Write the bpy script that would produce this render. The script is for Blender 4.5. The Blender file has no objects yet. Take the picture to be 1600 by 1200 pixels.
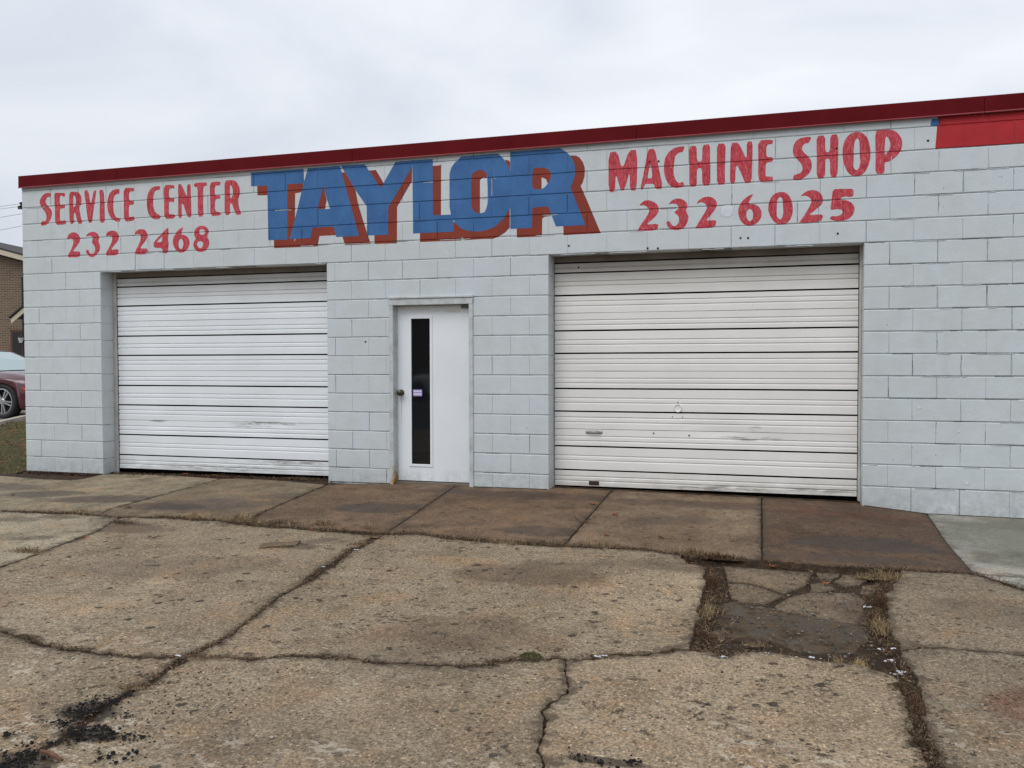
import bpy, bmesh, math, random
from mathutils import Vector, Matrix, noise, kdtree
from mathutils.geometry import tessellate_polygon, delaunay_2d_cdt
CAM = {"loc":[8.640126966210246,-8.447368392724295,1.3656505123347211],"R":[0.9605857594522613,0.2779741476949377,-0.002317746922193418],"U":[-0.005245437011095451,0.026461437463254238,0.9996360726374078],"F":[-0.27793431621173553,0.9602240184147922,-0.02687657588428533],"f":1336.0}
LET = [["S","r",[[0.3652,3.4153],[0.3948,3.402],[0.3796,3.3615],[0.3522,3.3678],[0.3279,3.3518],[0.3094,3.3267],[0.3112,3.2977],[0.3322,3.2676],[0.3733,3.2317],[0.4,3.1918],[0.4016,3.1531],[0.3886,3.1056],[0.3579,3.0636],[0.3152,3.0318],[0.267,3.0224],[0.231,3.0308],[0.2341,3.0646],[0.2622,3.0826],[0.2861,3.0738],[0.3141,3.0898],[0.3197,3.1282],[0.3121,3.1672],[0.2829,3.2074],[0.2417,3.2482],[0.222,3.2879],[0.2228,3.3266],[0.2442,3.3689],[0.281,3.4007],[0.3233,3.4157]],[]],["E","r",[[0.4426,3.409],[0.5021,3.4075],[0.6026,3.3999],[0.5993,3.3541],[0.5745,3.3555],[0.5606,3.3707],[0.525,3.3678],[0.5205,3.2625],[0.5702,3.2599],[0.5962,3.2585],[0.5965,3.2154],[0.5634,3.2171],[0.5219,3.2163],[0.5167,3.0753],[0.5545,3.0687],[0.602,3.0761],[0.6092,3.023],[0.4466,3.0238],[0.4473,3.1701],[0.4425,3.2858]],[]],["R","r",[[0.6617,3.408],[0.7614,3.4071],[0.8079,3.3902],[0.8363,3.3505],[0.8435,3.3026],[0.8308,3.2461],[0.8044,3.2142],[0.8204,3.1323],[0.8497,3.0213],[0.7855,3.0196],[0.7559,3.126],[0.7391,3.165],[0.7233,3.1372],[0.727,3.0271],[0.6623,3.0253],[0.6586,3.2552]],[[[0.7256,3.371],[0.7544,3.3456],[0.7628,3.2974],[0.7525,3.2503],[0.7344,3.2226],[0.7168,3.2254],[0.7195,3.2997]]]],["V","r",[[0.8782,3.41],[0.9422,3.4158],[0.9734,3.2291],[1.0194,3.4019],[1.0576,3.4063],[1.0509,3.3575],[1.0255,3.2359],[0.9869,3.0244],[0.9348,3.0269],[0.9193,3.1274],[0.904,3.2423]],[]],["I","r",[[1.0978,3.4069],[1.161,3.4079],[1.1703,3.2943],[1.1737,3.162],[1.1734,3.0223],[1.0999,3.0191],[1.099,3.1563],[1.1073,3.2977]],[]],["C","r",[[1.3603,3.4058],[1.3941,3.3945],[1.3795,3.3391],[1.3502,3.3483],[1.3192,3.3284],[1.3014,3.2871],[1.2946,3.2217],[1.2989,3.1462],[1.3151,3.0984],[1.343,3.0669],[1.377,3.0672],[1.3968,3.038],[1.3817,3.0153],[1.3365,3.0221],[1.2745,3.0533],[1.2355,3.1023],[1.2138,3.1694],[1.2095,3.245],[1.2221,3.3103],[1.2516,3.3651],[1.2977,3.3982]],[]],["E","r",[[1.4451,3.4084],[1.5911,3.4065],[1.5959,3.3624],[1.5231,3.3637],[1.5179,3.2566],[1.5918,3.2526],[1.5877,3.2062],[1.5171,3.2081],[1.5147,3.0698],[1.5573,3.0659],[1.5888,3.0755],[1.5901,3.0195],[1.4439,3.0152],[1.4451,3.2137]],[]],["2","r",[[0.6213,2.8593],[0.6336,2.8876],[0.6636,2.9151],[0.705,2.9257],[0.7519,2.9179],[0.7923,2.8904],[0.8126,2.8513],[0.8059,2.8086],[0.7723,2.767],[0.7305,2.7255],[0.7005,2.6932],[0.8119,2.6937],[0.8047,2.6223],[0.6166,2.6262],[0.635,2.662],[0.6774,2.718],[0.708,2.7791],[0.7124,2.822],[0.6917,2.8468],[0.6566,2.855],[0.6304,2.8426]],[]],["3","r",[[0.8886,2.8624],[0.9147,2.8898],[0.95,2.9121],[1.0023,2.9193],[1.0539,2.9028],[1.0855,2.8635],[1.0848,2.8256],[1.0729,2.8072],[1.0918,2.7685],[1.1003,2.7302],[1.0903,2.688],[1.055,2.6513],[0.9965,2.6126],[0.9388,2.627],[0.9045,2.6569],[0.89,2.6908],[0.9113,2.709],[0.9344,2.7034],[0.9363,2.6795],[0.9626,2.6576],[0.9973,2.6535],[1.0209,2.6811],[1.0275,2.7236],[1.0109,2.7622],[0.9768,2.7969],[1.0004,2.8197],[0.9895,2.8581],[0.9609,2.8736],[0.926,2.8703]],[]],["2","r",[[1.1819,2.8594],[1.1974,2.8918],[1.2321,2.9139],[1.2778,2.9194],[1.3288,2.9096],[1.3623,2.8752],[1.3706,2.8325],[1.3493,2.7864],[1.2974,2.7414],[1.2509,2.6913],[1.3682,2.6991],[1.3488,2.6264],[1.1696,2.6282],[1.1875,2.6654],[1.2287,2.7252],[1.2639,2.7805],[1.276,2.8177],[1.2652,2.8511],[1.2368,2.8618],[1.1967,2.8569]],[]],["2","r",[[1.5898,2.8654],[1.6105,2.8971],[1.6499,2.9178],[1.7001,2.9193],[1.7443,2.9024],[1.7681,2.8669],[1.7708,2.825],[1.7479,2.7841],[1.7027,2.7393],[1.6629,2.6915],[1.7763,2.6899],[1.7708,2.6221],[1.5857,2.6252],[1.601,2.6686],[1.6411,2.7278],[1.67,2.7826],[1.6785,2.8242],[1.6656,2.8527],[1.6322,2.8635],[1.6042,2.8582]],[]],["C","r",[[1.9181,3.4059],[1.9564,3.399],[1.9527,3.3716],[1.9392,3.3557],[1.9119,3.3601],[1.8786,3.3435],[1.8614,3.3028],[1.8549,3.2384],[1.8549,3.1736],[1.875,3.117],[1.9075,3.083],[1.9293,3.0773],[1.951,3.0577],[1.9506,3.03],[1.912,3.0208],[1.8625,3.025],[1.8133,3.0552],[1.7788,3.1126],[1.7656,3.1876],[1.7679,3.2617],[1.7845,3.3257],[1.8184,3.3747],[1.863,3.3999]],[]],["E","r",[[2.0004,3.413],[2.1473,3.4043],[2.1488,3.3648],[2.125,3.3662],[2.076,3.3644],[2.0712,3.2617],[2.1428,3.2523],[2.142,3.2045],[2.1118,3.2135],[2.0705,3.2157],[2.0683,3.075],[2.0987,3.0689],[2.1476,3.0683],[2.1468,3.0187],[2.0052,3.02],[2.0045,3.1842]],[]],["N","r",[[2.1961,3.4124],[2.2392,3.408],[2.276,3.3437],[2.3176,3.25],[2.3176,3.3961],[2.3682,3.404],[2.3692,3.2563],[2.3734,3.0233],[2.3251,3.0229],[2.299,3.0772],[2.2681,3.1703],[2.2468,3.1898],[2.2426,3.1259],[2.2443,3.0232],[2.1956,3.0182],[2.1979,3.174]],[]],["T","r",[[2.411,3.407],[2.491,3.4113],[2.5864,3.4074],[2.5805,3.3669],[2.5328,3.3634],[2.5306,3.2019],[2.5334,3.0246],[2.4589,3.0237],[2.4576,3.1604],[2.4584,3.365],[2.4157,3.3648]],[]],["E","r",[[2.6181,3.4073],[2.7601,3.4105],[2.7595,3.3654],[2.686,3.3635],[2.6845,3.2524],[2.7528,3.2531],[2.7606,3.2121],[2.6892,3.2132],[2.6821,3.0761],[2.7607,3.0586],[2.7581,3.0253],[2.6233,3.0202],[2.6237,3.1969]],[]],["R","r",[[2.8155,3.4134],[2.901,3.4154],[2.9527,3.4051],[2.9885,3.3698],[3.0105,3.3193],[3.013,3.2699],[3.0021,3.2213],[2.9863,3.1952],[2.9927,3.1321],[3.0105,3.0685],[3.0285,3.0209],[2.9582,3.0217],[2.9381,3.0721],[2.913,3.1363],[2.8956,3.1597],[2.8818,3.138],[2.8803,3.0256],[2.8104,3.0227],[2.8132,3.2317]],[[[2.8847,3.3625],[2.9053,3.3479],[2.9224,3.3065],[2.9217,3.2526],[2.9036,3.2132],[2.8828,3.2171]]]],["4","r",[[2.055,2.9236],[2.061,2.8864],[2.0503,2.7577],[2.0612,2.7555],[2.0586,2.7297],[2.0482,2.6239],[1.9738,2.6267],[1.9726,2.6869],[1.8571,2.6932],[1.8503,2.7474],[1.8806,2.7832],[1.9642,2.8538]],[[[1.9747,2.8209],[1.9682,2.7565],[1.8912,2.7568],[1.9247,2.786]]]],["6","r",[[2.2643,2.9159],[2.2476,2.8827],[2.2253,2.8332],[2.2684,2.8268],[2.3165,2.8018],[2.3427,2.7595],[2.342,2.7092],[2.3144,2.6599],[2.2654,2.6251],[2.2113,2.6225],[2.1575,2.6521],[2.1204,2.7088],[2.1137,2.769],[2.1329,2.8188],[2.1717,2.8677],[2.2209,2.9023]],[[[2.2136,2.7786],[2.2354,2.7851],[2.2566,2.7585],[2.2613,2.7124],[2.2445,2.6718],[2.2173,2.6636],[2.196,2.6874],[2.1935,2.7335],[2.2004,2.7608]]]],["8","r",[[2.5054,2.9213],[2.553,2.9118],[2.5898,2.8856],[2.602,2.8488],[2.5834,2.8087],[2.5779,2.7907],[2.6037,2.7442],[2.6064,2.7077],[2.5867,2.6631],[2.5438,2.6283],[2.4905,2.6194],[2.4373,2.6323],[2.4004,2.6703],[2.3903,2.7118],[2.4069,2.7523],[2.4286,2.7742],[2.4077,2.8071],[2.403,2.8484],[2.4249,2.8885],[2.4627,2.9142]],[[[2.4781,2.8724],[2.5101,2.8828],[2.5418,2.8696],[2.5489,2.842],[2.5305,2.8155],[2.488,2.8201],[2.4702,2.8409]],[[2.487,2.749],[2.5187,2.734],[2.5258,2.7064],[2.5072,2.6707],[2.4804,2.6626],[2.4509,2.6866],[2.4385,2.7145],[2.458,2.7392]]]],["T","b",[[3.1574,3.48],[3.8169,3.4822],[3.8252,3.3226],[3.6142,3.3264],[3.6078,2.7188],[3.6158,2.7158],[3.3695,2.7198],[3.3632,3.3254],[3.1577,3.3303]],[]],["A","b",[[3.869,3.4832],[4.259,3.4839],[4.4816,2.7186],[4.2092,2.7198],[4.1764,2.834],[3.9255,2.8341],[3.895,2.7217],[3.6358,2.7194],[3.6974,2.9104],[3.7898,3.2302]],[[[4.0545,3.2716],[4.1347,3.0286],[3.9861,3.0318]]]],["Y","b",[[4.2687,3.4876],[4.5537,3.4835],[4.7392,3.2171],[4.9124,3.4853],[5.1094,3.4873],[5.0999,3.4165],[4.8448,3.0345],[4.8261,3.0185],[4.8213,2.7168],[4.5762,2.7214],[4.5738,3.0317],[4.4381,3.2191]],[]],["L","b",[[5.1049,3.4876],[5.3355,3.4871],[5.337,2.8998],[5.4222,2.8972],[5.5381,2.8965],[5.5644,2.8221],[5.5639,2.7181],[5.1095,2.7188]],[]],["O","b",[[5.6556,3.4903],[6.0512,3.4935],[6.1068,3.4408],[6.1536,3.3726],[6.1816,3.3139],[6.1807,2.9315],[6.1481,2.876],[6.0879,2.8055],[6.0103,2.7436],[5.915,2.715],[5.8279,2.7065],[5.7141,2.7198],[5.6437,2.752],[5.5821,2.8046],[5.538,2.8815],[5.5207,2.9822],[5.5223,3.3227],[5.5447,3.3877],[5.5848,3.4347]],[[[5.7601,3.2749],[5.7865,3.3185],[5.8389,3.3374],[5.891,3.3341],[5.9213,3.3059],[5.9341,3.2641],[5.9382,3.1819],[5.9402,3.0096],[5.9288,2.9527],[5.9069,2.9045],[5.8721,2.8939],[5.8199,2.8965],[5.7807,2.9274],[5.7607,2.9779]]]],["R","b",[[6.1821,3.5007],[6.7029,3.5027],[6.7686,3.4598],[6.8178,3.4086],[6.8463,3.351],[6.8585,3.2946],[6.8544,3.2153],[6.834,3.1528],[6.8094,3.1025],[6.8421,3.0248],[6.9642,2.724],[6.9577,2.7203],[6.661,2.722],[6.5782,2.927],[6.5199,2.926],[6.4152,2.9193],[6.4106,2.7172],[6.1818,2.7194]],[[[6.4159,3.3231],[6.5204,3.3204],[6.5704,3.3051],[6.6035,3.2709],[6.6101,3.2304],[6.5993,3.1829],[6.5743,3.1523],[6.5452,3.1219],[6.5118,3.1037],[6.4155,3.1052]]]],["","s",[[3.2343,3.333],[3.3713,3.3249],[3.3701,3.2186],[3.2361,3.2243]],[]],["","s",[[3.6123,3.3283],[3.8154,3.3285],[3.7947,3.2282],[3.7105,3.2207],[3.7057,2.9408],[3.6407,2.7174],[3.6058,2.7171]],[]],["","s",[[3.4403,2.7231],[3.6358,2.7282],[3.6955,2.724],[3.6951,2.6861],[3.7104,2.7198],[3.898,2.7304],[3.9217,2.8404],[4.1813,2.8398],[4.2045,2.7391],[4.0058,2.7389],[3.9803,2.6265],[3.4392,2.6282]],[]],["","s",[[4.0545,3.2742],[4.0968,3.126],[4.0736,3.0256],[3.9841,3.0302]],[]],["","s",[[4.2728,3.4167],[4.3159,3.4114],[4.4382,3.2277],[4.4748,3.054],[4.5302,2.8796],[4.6179,2.6271],[4.3141,2.6263],[4.2795,2.7272],[4.4769,2.7231]],[]],["","s",[[4.6002,3.413],[4.6845,3.4136],[4.7767,3.2634],[4.7625,3.2302],[4.7345,3.214]],[]],["","s",[[5.1018,3.4248],[5.099,3.2694],[4.9278,3.0089],[4.9226,2.6217],[4.6601,2.6254],[4.6609,2.728],[4.8176,2.723],[4.8178,3.0189],[4.8402,3.0432]],[]],["","s",[[5.3351,3.4138],[5.4068,3.4149],[5.4292,3.4243],[5.424,2.8938],[5.3325,2.8967]],[]],["","s",[[5.187,2.7306],[5.5551,2.7268],[5.5662,2.8178],[5.6438,2.7602],[5.7141,2.7281],[5.8279,2.7147],[5.915,2.7232],[6.0103,2.7518],[6.0879,2.8136],[6.1481,2.8842],[6.1755,2.9358],[6.175,2.732],[6.1219,2.6813],[6.0531,2.6433],[5.9926,2.6253],[5.8712,2.6279],[5.6873,2.624],[5.6566,2.6601],[5.6476,2.6232],[5.1864,2.6253]],[]],["","s",[[6.1238,3.425],[6.1665,3.4165],[6.1792,3.3953],[6.179,3.3059],[6.1493,3.3688]],[]],["","s",[[5.7557,3.2751],[5.7821,3.3229],[5.8389,3.3415],[5.891,3.3382],[5.9256,3.3056],[5.9306,3.252],[5.8994,3.2597],[5.869,3.2517],[5.8559,3.2279],[5.8547,2.8907],[5.8199,2.8924],[5.7763,2.9235],[5.7555,2.9782]],[]],["","s",[[6.7932,3.4223],[6.8586,3.4202],[6.8993,3.3991],[6.9399,3.3448],[6.9561,3.2883],[6.9545,3.2091],[6.9358,3.1467],[6.9139,3.1123],[6.9561,3.0185],[7.1177,2.6338],[6.7393,2.6302],[6.7369,2.7265],[6.9602,2.7282],[6.838,3.0251],[6.8053,3.1027]],[]],["","s",[[6.4117,3.3274],[6.5204,3.3244],[6.5745,3.3089],[6.6077,3.2707],[6.6143,3.2302],[6.6034,3.1827],[6.5785,3.1521],[6.5578,3.2015],[6.512,3.2244],[6.5118,3.0981],[6.4113,3.1006]],[]],["","s",[[6.411,2.9276],[6.5799,2.9309],[6.6196,2.8324],[6.5364,2.8228],[6.518,2.8052],[6.5153,2.6277],[6.2498,2.6284],[6.25,2.7245],[6.4064,2.7215]],[]],["M","r",[[7.1933,3.4224],[7.2808,3.4319],[7.3309,3.2445],[7.3993,3.433],[7.4802,3.432],[7.4746,3.0348],[7.4054,3.0388],[7.4051,3.2319],[7.3549,3.0527],[7.3169,3.036],[7.2691,3.221],[7.2574,3.0331],[7.196,3.0327]],[]],["A","r",[[7.5832,3.4302],[7.6491,3.431],[7.6765,3.296],[7.7311,3.0387],[7.6538,3.0377],[7.6421,3.0927],[7.5683,3.0933],[7.5527,3.0903],[7.5356,3.0422],[7.5074,3.0407],[7.5446,3.2192]],[[[7.6029,3.2776],[7.6185,3.2416],[7.6265,3.148],[7.5759,3.1433],[7.5952,3.2392]]]],["C","r",[[7.8948,3.4335],[7.9381,3.4335],[7.9178,3.3797],[7.8797,3.3762],[7.8454,3.3463],[7.8364,3.293],[7.8305,3.2241],[7.8322,3.1624],[7.8538,3.1071],[7.8806,3.0824],[7.9224,3.0953],[7.934,3.0562],[7.915,3.0419],[7.854,3.0362],[7.8003,3.0563],[7.7617,3.1127],[7.7384,3.1914],[7.7367,3.2688],[7.7496,3.3374],[7.7841,3.389],[7.8338,3.4241]],[]],["H","r",[[7.9745,3.4294],[8.0501,3.4316],[8.0521,3.2802],[8.1018,3.2738],[8.1012,3.4318],[8.1761,3.4378],[8.1746,3.2401],[8.1776,3.0456],[8.1026,3.0424],[8.0997,3.2144],[8.0583,3.2133],[8.051,3.1717],[8.0514,3.0416],[7.9796,3.0397],[7.9813,3.2144]],[]],["I","r",[[8.2387,3.437],[8.3189,3.4312],[8.3179,3.3064],[8.3126,3.1552],[8.3168,3.045],[8.2403,3.0442],[8.238,3.2359]],[]],["2","r",[[7.5022,2.8905],[7.5257,2.9165],[7.5569,2.9343],[7.5919,2.9348],[7.6386,2.9183],[7.6774,2.8851],[7.6914,2.8456],[7.6853,2.8071],[7.6467,2.7624],[7.6001,2.7257],[7.569,2.6976],[7.6894,2.7021],[7.6741,2.6383],[7.4791,2.636],[7.5065,2.6872],[7.5533,2.7513],[7.5922,2.8118],[7.596,2.8427],[7.5765,2.871],[7.5452,2.8882],[7.5061,2.8864]],[]],["3","r",[[7.7792,2.8798],[7.8007,2.9057],[7.8313,2.9295],[7.8733,2.9365],[7.9153,2.9265],[7.9534,2.8975],[7.9649,2.8623],[7.9574,2.8319],[7.9446,2.821],[7.9652,2.7815],[7.9752,2.7464],[7.9655,2.7007],[7.939,2.6596],[7.9009,2.6344],[7.8474,2.6306],[7.8014,2.6427],[7.7744,2.671],[7.7612,2.7026],[7.7704,2.7215],[7.7935,2.7205],[7.8089,2.6926],[7.832,2.6684],[7.8588,2.6749],[7.8816,2.7047],[7.8853,2.7508],[7.8661,2.7787],[7.8355,2.8011],[7.866,2.8289],[7.8812,2.8551],[7.862,2.8793],[7.8314,2.8886],[7.8007,2.8864]],[]],["2","r",[[8.0482,2.8694],[8.0632,2.9031],[8.1045,2.9299],[8.1495,2.9404],[8.1945,2.9303],[8.2319,2.8978],[8.2433,2.8553],[8.2248,2.8105],[8.1876,2.7667],[8.1354,2.7081],[8.2401,2.7122],[8.2218,2.6391],[8.0339,2.6376],[8.0527,2.666],[8.0977,2.7405],[8.135,2.7998],[8.1484,2.8374],[8.1348,2.8687],[8.1047,2.8871],[8.067,2.8837]],[]],["N","r",[[8.3669,3.4331],[8.4331,3.4328],[8.4664,3.3716],[8.5144,3.2629],[8.5136,3.4359],[8.5683,3.4335],[8.5656,3.2445],[8.5593,3.0479],[8.4972,3.0494],[8.4675,3.1304],[8.4267,3.2235],[8.4121,3.1943],[8.4091,3.0509],[8.3612,3.0499],[8.3606,3.1825]],[]],["E","r",[[8.6154,3.4397],[8.7489,3.4374],[8.7506,3.3963],[8.6916,3.3931],[8.6908,3.2773],[8.7499,3.2755],[8.7501,3.2322],[8.6889,3.225],[8.6856,3.1617],[8.6846,3.0958],[8.7509,3.094],[8.7511,3.0491],[8.7079,3.0443],[8.6283,3.0543],[8.6171,3.1285],[8.6201,3.2408]],[]],["6","r",[[8.578,2.9415],[8.5564,2.9066],[8.5274,2.8479],[8.5858,2.8448],[8.6296,2.8161],[8.6516,2.7699],[8.6518,2.7248],[8.6303,2.6807],[8.5868,2.6489],[8.5358,2.6399],[8.4844,2.6612],[8.4512,2.7082],[8.4362,2.7695],[8.4432,2.8296],[8.476,2.8808],[8.5271,2.9233]],[[[8.5386,2.802],[8.5606,2.7934],[8.5775,2.7548],[8.5719,2.7099],[8.5502,2.6808],[8.5245,2.6971],[8.5119,2.7355],[8.5146,2.7768]]]],["0","r",[[8.8235,2.9456],[8.8664,2.9379],[8.9023,2.9024],[8.9239,2.8492],[8.9329,2.7743],[8.9248,2.7152],[8.9001,2.6679],[8.861,2.6399],[8.8037,2.6426],[8.7605,2.6708],[8.7277,2.7249],[8.7094,2.7857],[8.7162,2.8528],[8.7447,2.9112],[8.7841,2.9389]],[[[8.8202,2.8995],[8.8382,2.8836],[8.8443,2.8161],[8.8476,2.7414],[8.8321,2.6936],[8.8178,2.6868],[8.789,2.7144],[8.7871,2.7818],[8.7896,2.8564],[8.8023,2.8893]]]],["S","r",[[9.0545,3.4407],[9.0932,3.4341],[9.069,3.3821],[9.0338,3.3795],[9.0114,3.3553],[9.0095,3.3258],[9.0273,3.295],[9.0698,3.2552],[9.0947,3.2092],[9.0972,3.1501],[9.0778,3.107],[9.0429,3.0722],[9.0007,3.0489],[8.9653,3.0459],[8.9284,3.0533],[8.9402,3.0971],[8.9756,3.1023],[9.0073,3.1188],[9.0176,3.1552],[9.0033,3.1931],[8.9676,3.2399],[8.9391,3.2715],[8.9282,3.3093],[8.9314,3.361],[8.9524,3.4076],[8.9912,3.4321]],[]],["H","r",[[9.1352,3.442],[9.2118,3.4436],[9.2129,3.2895],[9.2547,3.2851],[9.2556,3.444],[9.3261,3.4438],[9.3263,3.2377],[9.3207,3.0536],[9.2584,3.053],[9.2551,3.2242],[9.2238,3.2263],[9.2135,3.216],[9.2146,3.0506],[9.1399,3.05],[9.14,3.2504]],[]],["O","r",[[9.477,3.4542],[9.5179,3.4482],[9.559,3.4176],[9.5865,3.3648],[9.6007,3.2914],[9.6026,3.2189],[9.5883,3.1474],[9.5616,3.091],[9.5279,3.0568],[9.4802,3.0489],[9.4322,3.0628],[9.3975,3.1088],[9.3729,3.1761],[9.362,3.2572],[9.3648,3.3373],[9.3884,3.4012],[9.4292,3.4419]],[[[9.4843,3.3978],[9.5049,3.3781],[9.5089,3.2979],[9.5095,3.2252],[9.5167,3.1739],[9.5036,3.1165],[9.4798,3.1021],[9.4556,3.1342],[9.4598,3.2068],[9.4578,3.287],[9.4641,3.3593]]]],["P","r",[[9.6386,3.4477],[9.6937,3.4565],[9.7742,3.4517],[9.8211,3.4266],[9.8581,3.3736],[9.8686,3.3227],[9.8592,3.2588],[9.8164,3.2043],[9.7633,3.1647],[9.7218,3.1617],[9.7207,3.0557],[9.6432,3.0605],[9.6452,3.216]],[[[9.7278,3.3977],[9.7514,3.3779],[9.7671,3.3372],[9.7656,3.287],[9.7492,3.2521],[9.7192,3.2253],[9.7218,3.3117]]]],["2","r",[[9.0002,2.897],[9.0297,2.925],[9.0719,2.9448],[9.114,2.946],[9.1561,2.9311],[9.1878,2.8939],[9.2,2.8491],[9.185,2.8056],[9.1502,2.7779],[9.1084,2.7431],[9.0734,2.7168],[9.2051,2.7176],[9.1791,2.6473],[8.9855,2.6468],[9.0101,2.6813],[9.0521,2.746],[9.0868,2.8108],[9.0971,2.8472],[9.0794,2.8778],[9.0475,2.8981],[9.0052,2.8952]],[]],["5","r",[[9.2814,2.9416],[9.3506,2.9434],[9.4537,2.9375],[9.4608,2.9152],[9.4598,2.8678],[9.4131,2.8631],[9.4062,2.8708],[9.3581,2.8661],[9.3479,2.841],[9.3996,2.8382],[9.441,2.8141],[9.4687,2.7761],[9.469,2.7323],[9.4556,2.6964],[9.4215,2.6652],[9.3735,2.6491],[9.3113,2.6484],[9.2556,2.6695],[9.2679,2.6983],[9.3179,2.6922],[9.3592,2.7085],[9.3728,2.7335],[9.3555,2.7527],[9.3105,2.7586],[9.2585,2.7518],[9.2717,2.8452]],[]]]
CR = {"J":[[1.748,-2.06],[2.163,-2.026],[2.593,-2.016],[3.08,-2.046],[3.458,-1.962],[3.985,-1.951],[4.684,-2.045],[5.247,-2.082],[5.661,-2.1],[5.969,-2.031],[6.493,-2.124],[7.012,-2.124],[7.262,-2.124],[7.792,-2.095],[8.105,-2.188],[8.355,-2.217],[8.662,-2.213],[9.123,-2.27],[9.563,-2.226],[9.768,-2.222],[10.002,-2.208],[10.114,-2.371],[10.215,-2.536]],"C4":[[3.518,-3.709],[3.493,-3.55],[3.439,-3.207],[3.38,-2.891],[3.308,-2.571],[3.119,-2.092]],"C1":[[5.68,-2.14],[5.716,-2.391],[5.703,-2.692],[5.749,-3.028],[5.771,-3.251],[5.82,-3.59],[5.814,-3.809],[5.887,-4.202],[5.929,-4.451],[5.949,-4.651],[5.918,-4.866],[5.919,-4.988],[5.957,-5.149],[5.946,-5.303],[5.953,-5.427],[5.989,-5.611],[6.002,-5.726],[5.991,-5.841],[5.96,-5.984]],"C2":[[4.671,-4.784],[5.024,-4.877],[5.23,-4.92],[5.438,-4.93],[5.62,-4.918],[5.757,-4.9],[5.918,-4.866],[6.072,-4.825],[6.256,-4.803],[6.397,-4.712],[6.66,-4.678],[6.76,-4.669],[6.906,-4.691],[7.032,-4.674],[7.214,-4.634],[7.279,-4.634],[7.387,-4.571],[7.487,-4.475],[7.638,-4.435],[7.742,-4.398],[7.792,-4.411],[7.906,-4.346],[8.021,-4.279],[8.11,-4.238],[8.229,-4.169],[8.318,-4.109]],"C3":[[7.745,-4.415],[7.795,-4.641],[7.84,-4.779],[7.8,-4.916],[7.774,-5.035],[7.798,-5.182],[7.855,-5.387],[7.893,-5.477]],"PL":[[8.093,-2.209],[8.167,-2.39],[8.3,-2.497],[8.298,-2.747],[8.314,-2.943],[8.311,-3.158],[8.314,-3.481],[8.34,-3.616],[8.315,-3.656],[8.305,-3.845],[8.318,-4.109]],"PB":[[8.319,-4.127],[8.412,-4.111],[8.462,-4.189],[8.507,-4.168],[8.521,-4.11],[8.603,-4.061],[8.718,-4.058],[8.793,-4.083],[8.902,-4.098],[9.011,-4.112],[9.116,-4.118],[9.2,-4.186],[9.26,-4.264]],"PR":[[9.565,-2.21],[9.453,-2.677],[9.378,-2.852],[9.364,-3.119],[9.324,-3.424],[9.315,-3.609],[9.324,-3.804]],"C6":[[9.295,-3.904],[9.3,-4.085],[9.293,-4.24],[9.286,-4.391],[9.284,-4.53],[9.269,-4.694],[9.255,-4.889],[9.253,-5.007],[9.259,-5.105]],"C7":[[9.324,-3.86],[9.432,-3.789],[9.541,-3.756],[9.686,-3.764],[9.844,-3.767],[9.89,-3.773]],"A1":[[2.752,-0.046],[2.73,-1.751],[2.835,-2.046]],"A2":[[4.172,-0.172],[4.271,-1.621],[4.4,-2.011]],"A3":[[5.579,-0.089],[5.71,-1.932],[5.712,-2.089]],"A4":[[7.212,-0.008],[7.215,-1.976],[7.215,-2.136]],"A5":[[8.666,-0.03],[8.666,-2.069],[8.666,-2.212]],"A6":[[10.103,0.005],[10.02,-1.307],[10.002,-2.208]],"N":[[10.002,-2.208],[10.297,-2.227]]}
BACK = [[-0.078,-0.36],[0.579,-0.447],[1.024,-0.435],[1.106,-0.329],[1.083,-0.002],[1.235,0.089],[1.784,0.142],[2.752,-0.046],[2.984,0.046],[3.584,-0.035],[4.172,-0.172]]
PATCH = [[[8.398,-2.191],[8.529,-2.071],[9.003,-2.193],[8.984,-2.364],[8.929,-2.656],[8.795,-2.874],[8.621,-2.698],[8.54,-2.68],[8.449,-2.696],[8.43,-2.465]],[[8.45,-2.726],[8.541,-2.711],[8.621,-2.728],[8.789,-2.904],[8.754,-2.989],[8.678,-3.11],[8.548,-3.111],[8.48,-3.054]],[[8.733,-3.128],[8.831,-2.917],[8.95,-2.798],[9.124,-2.753],[9.217,-2.764],[9.268,-2.889],[9.224,-3.363],[9.075,-3.345],[8.933,-3.294],[8.821,-3.248],[8.75,-3.22]],[[9.02,-2.271],[9.214,-2.161],[9.156,-2.36],[9.089,-2.459],[9.03,-2.434]],[[9.234,-2.177],[9.368,-2.164],[9.332,-2.396],[9.269,-2.53],[9.186,-2.589],[9.126,-2.489]],[[8.972,-2.568],[9.076,-2.502],[9.111,-2.683],[9.009,-2.764],[8.952,-2.761]],[[9.285,-2.564],[9.398,-2.496],[9.403,-2.607],[9.308,-2.776],[9.245,-2.757]],[[8.365,-3.714],[8.415,-3.674],[8.469,-3.753],[8.456,-3.846],[8.396,-3.811]]]
ASPH = [[8.365,-3.397],[8.41,-3.196],[8.482,-3.111],[8.678,-3.158],[8.821,-3.247],[9.074,-3.358],[9.227,-3.402],[9.211,-3.618],[9.112,-3.815],[8.991,-3.894],[8.878,-3.878],[8.723,-3.76],[8.584,-3.707],[8.461,-3.766],[8.388,-3.652]]
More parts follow.
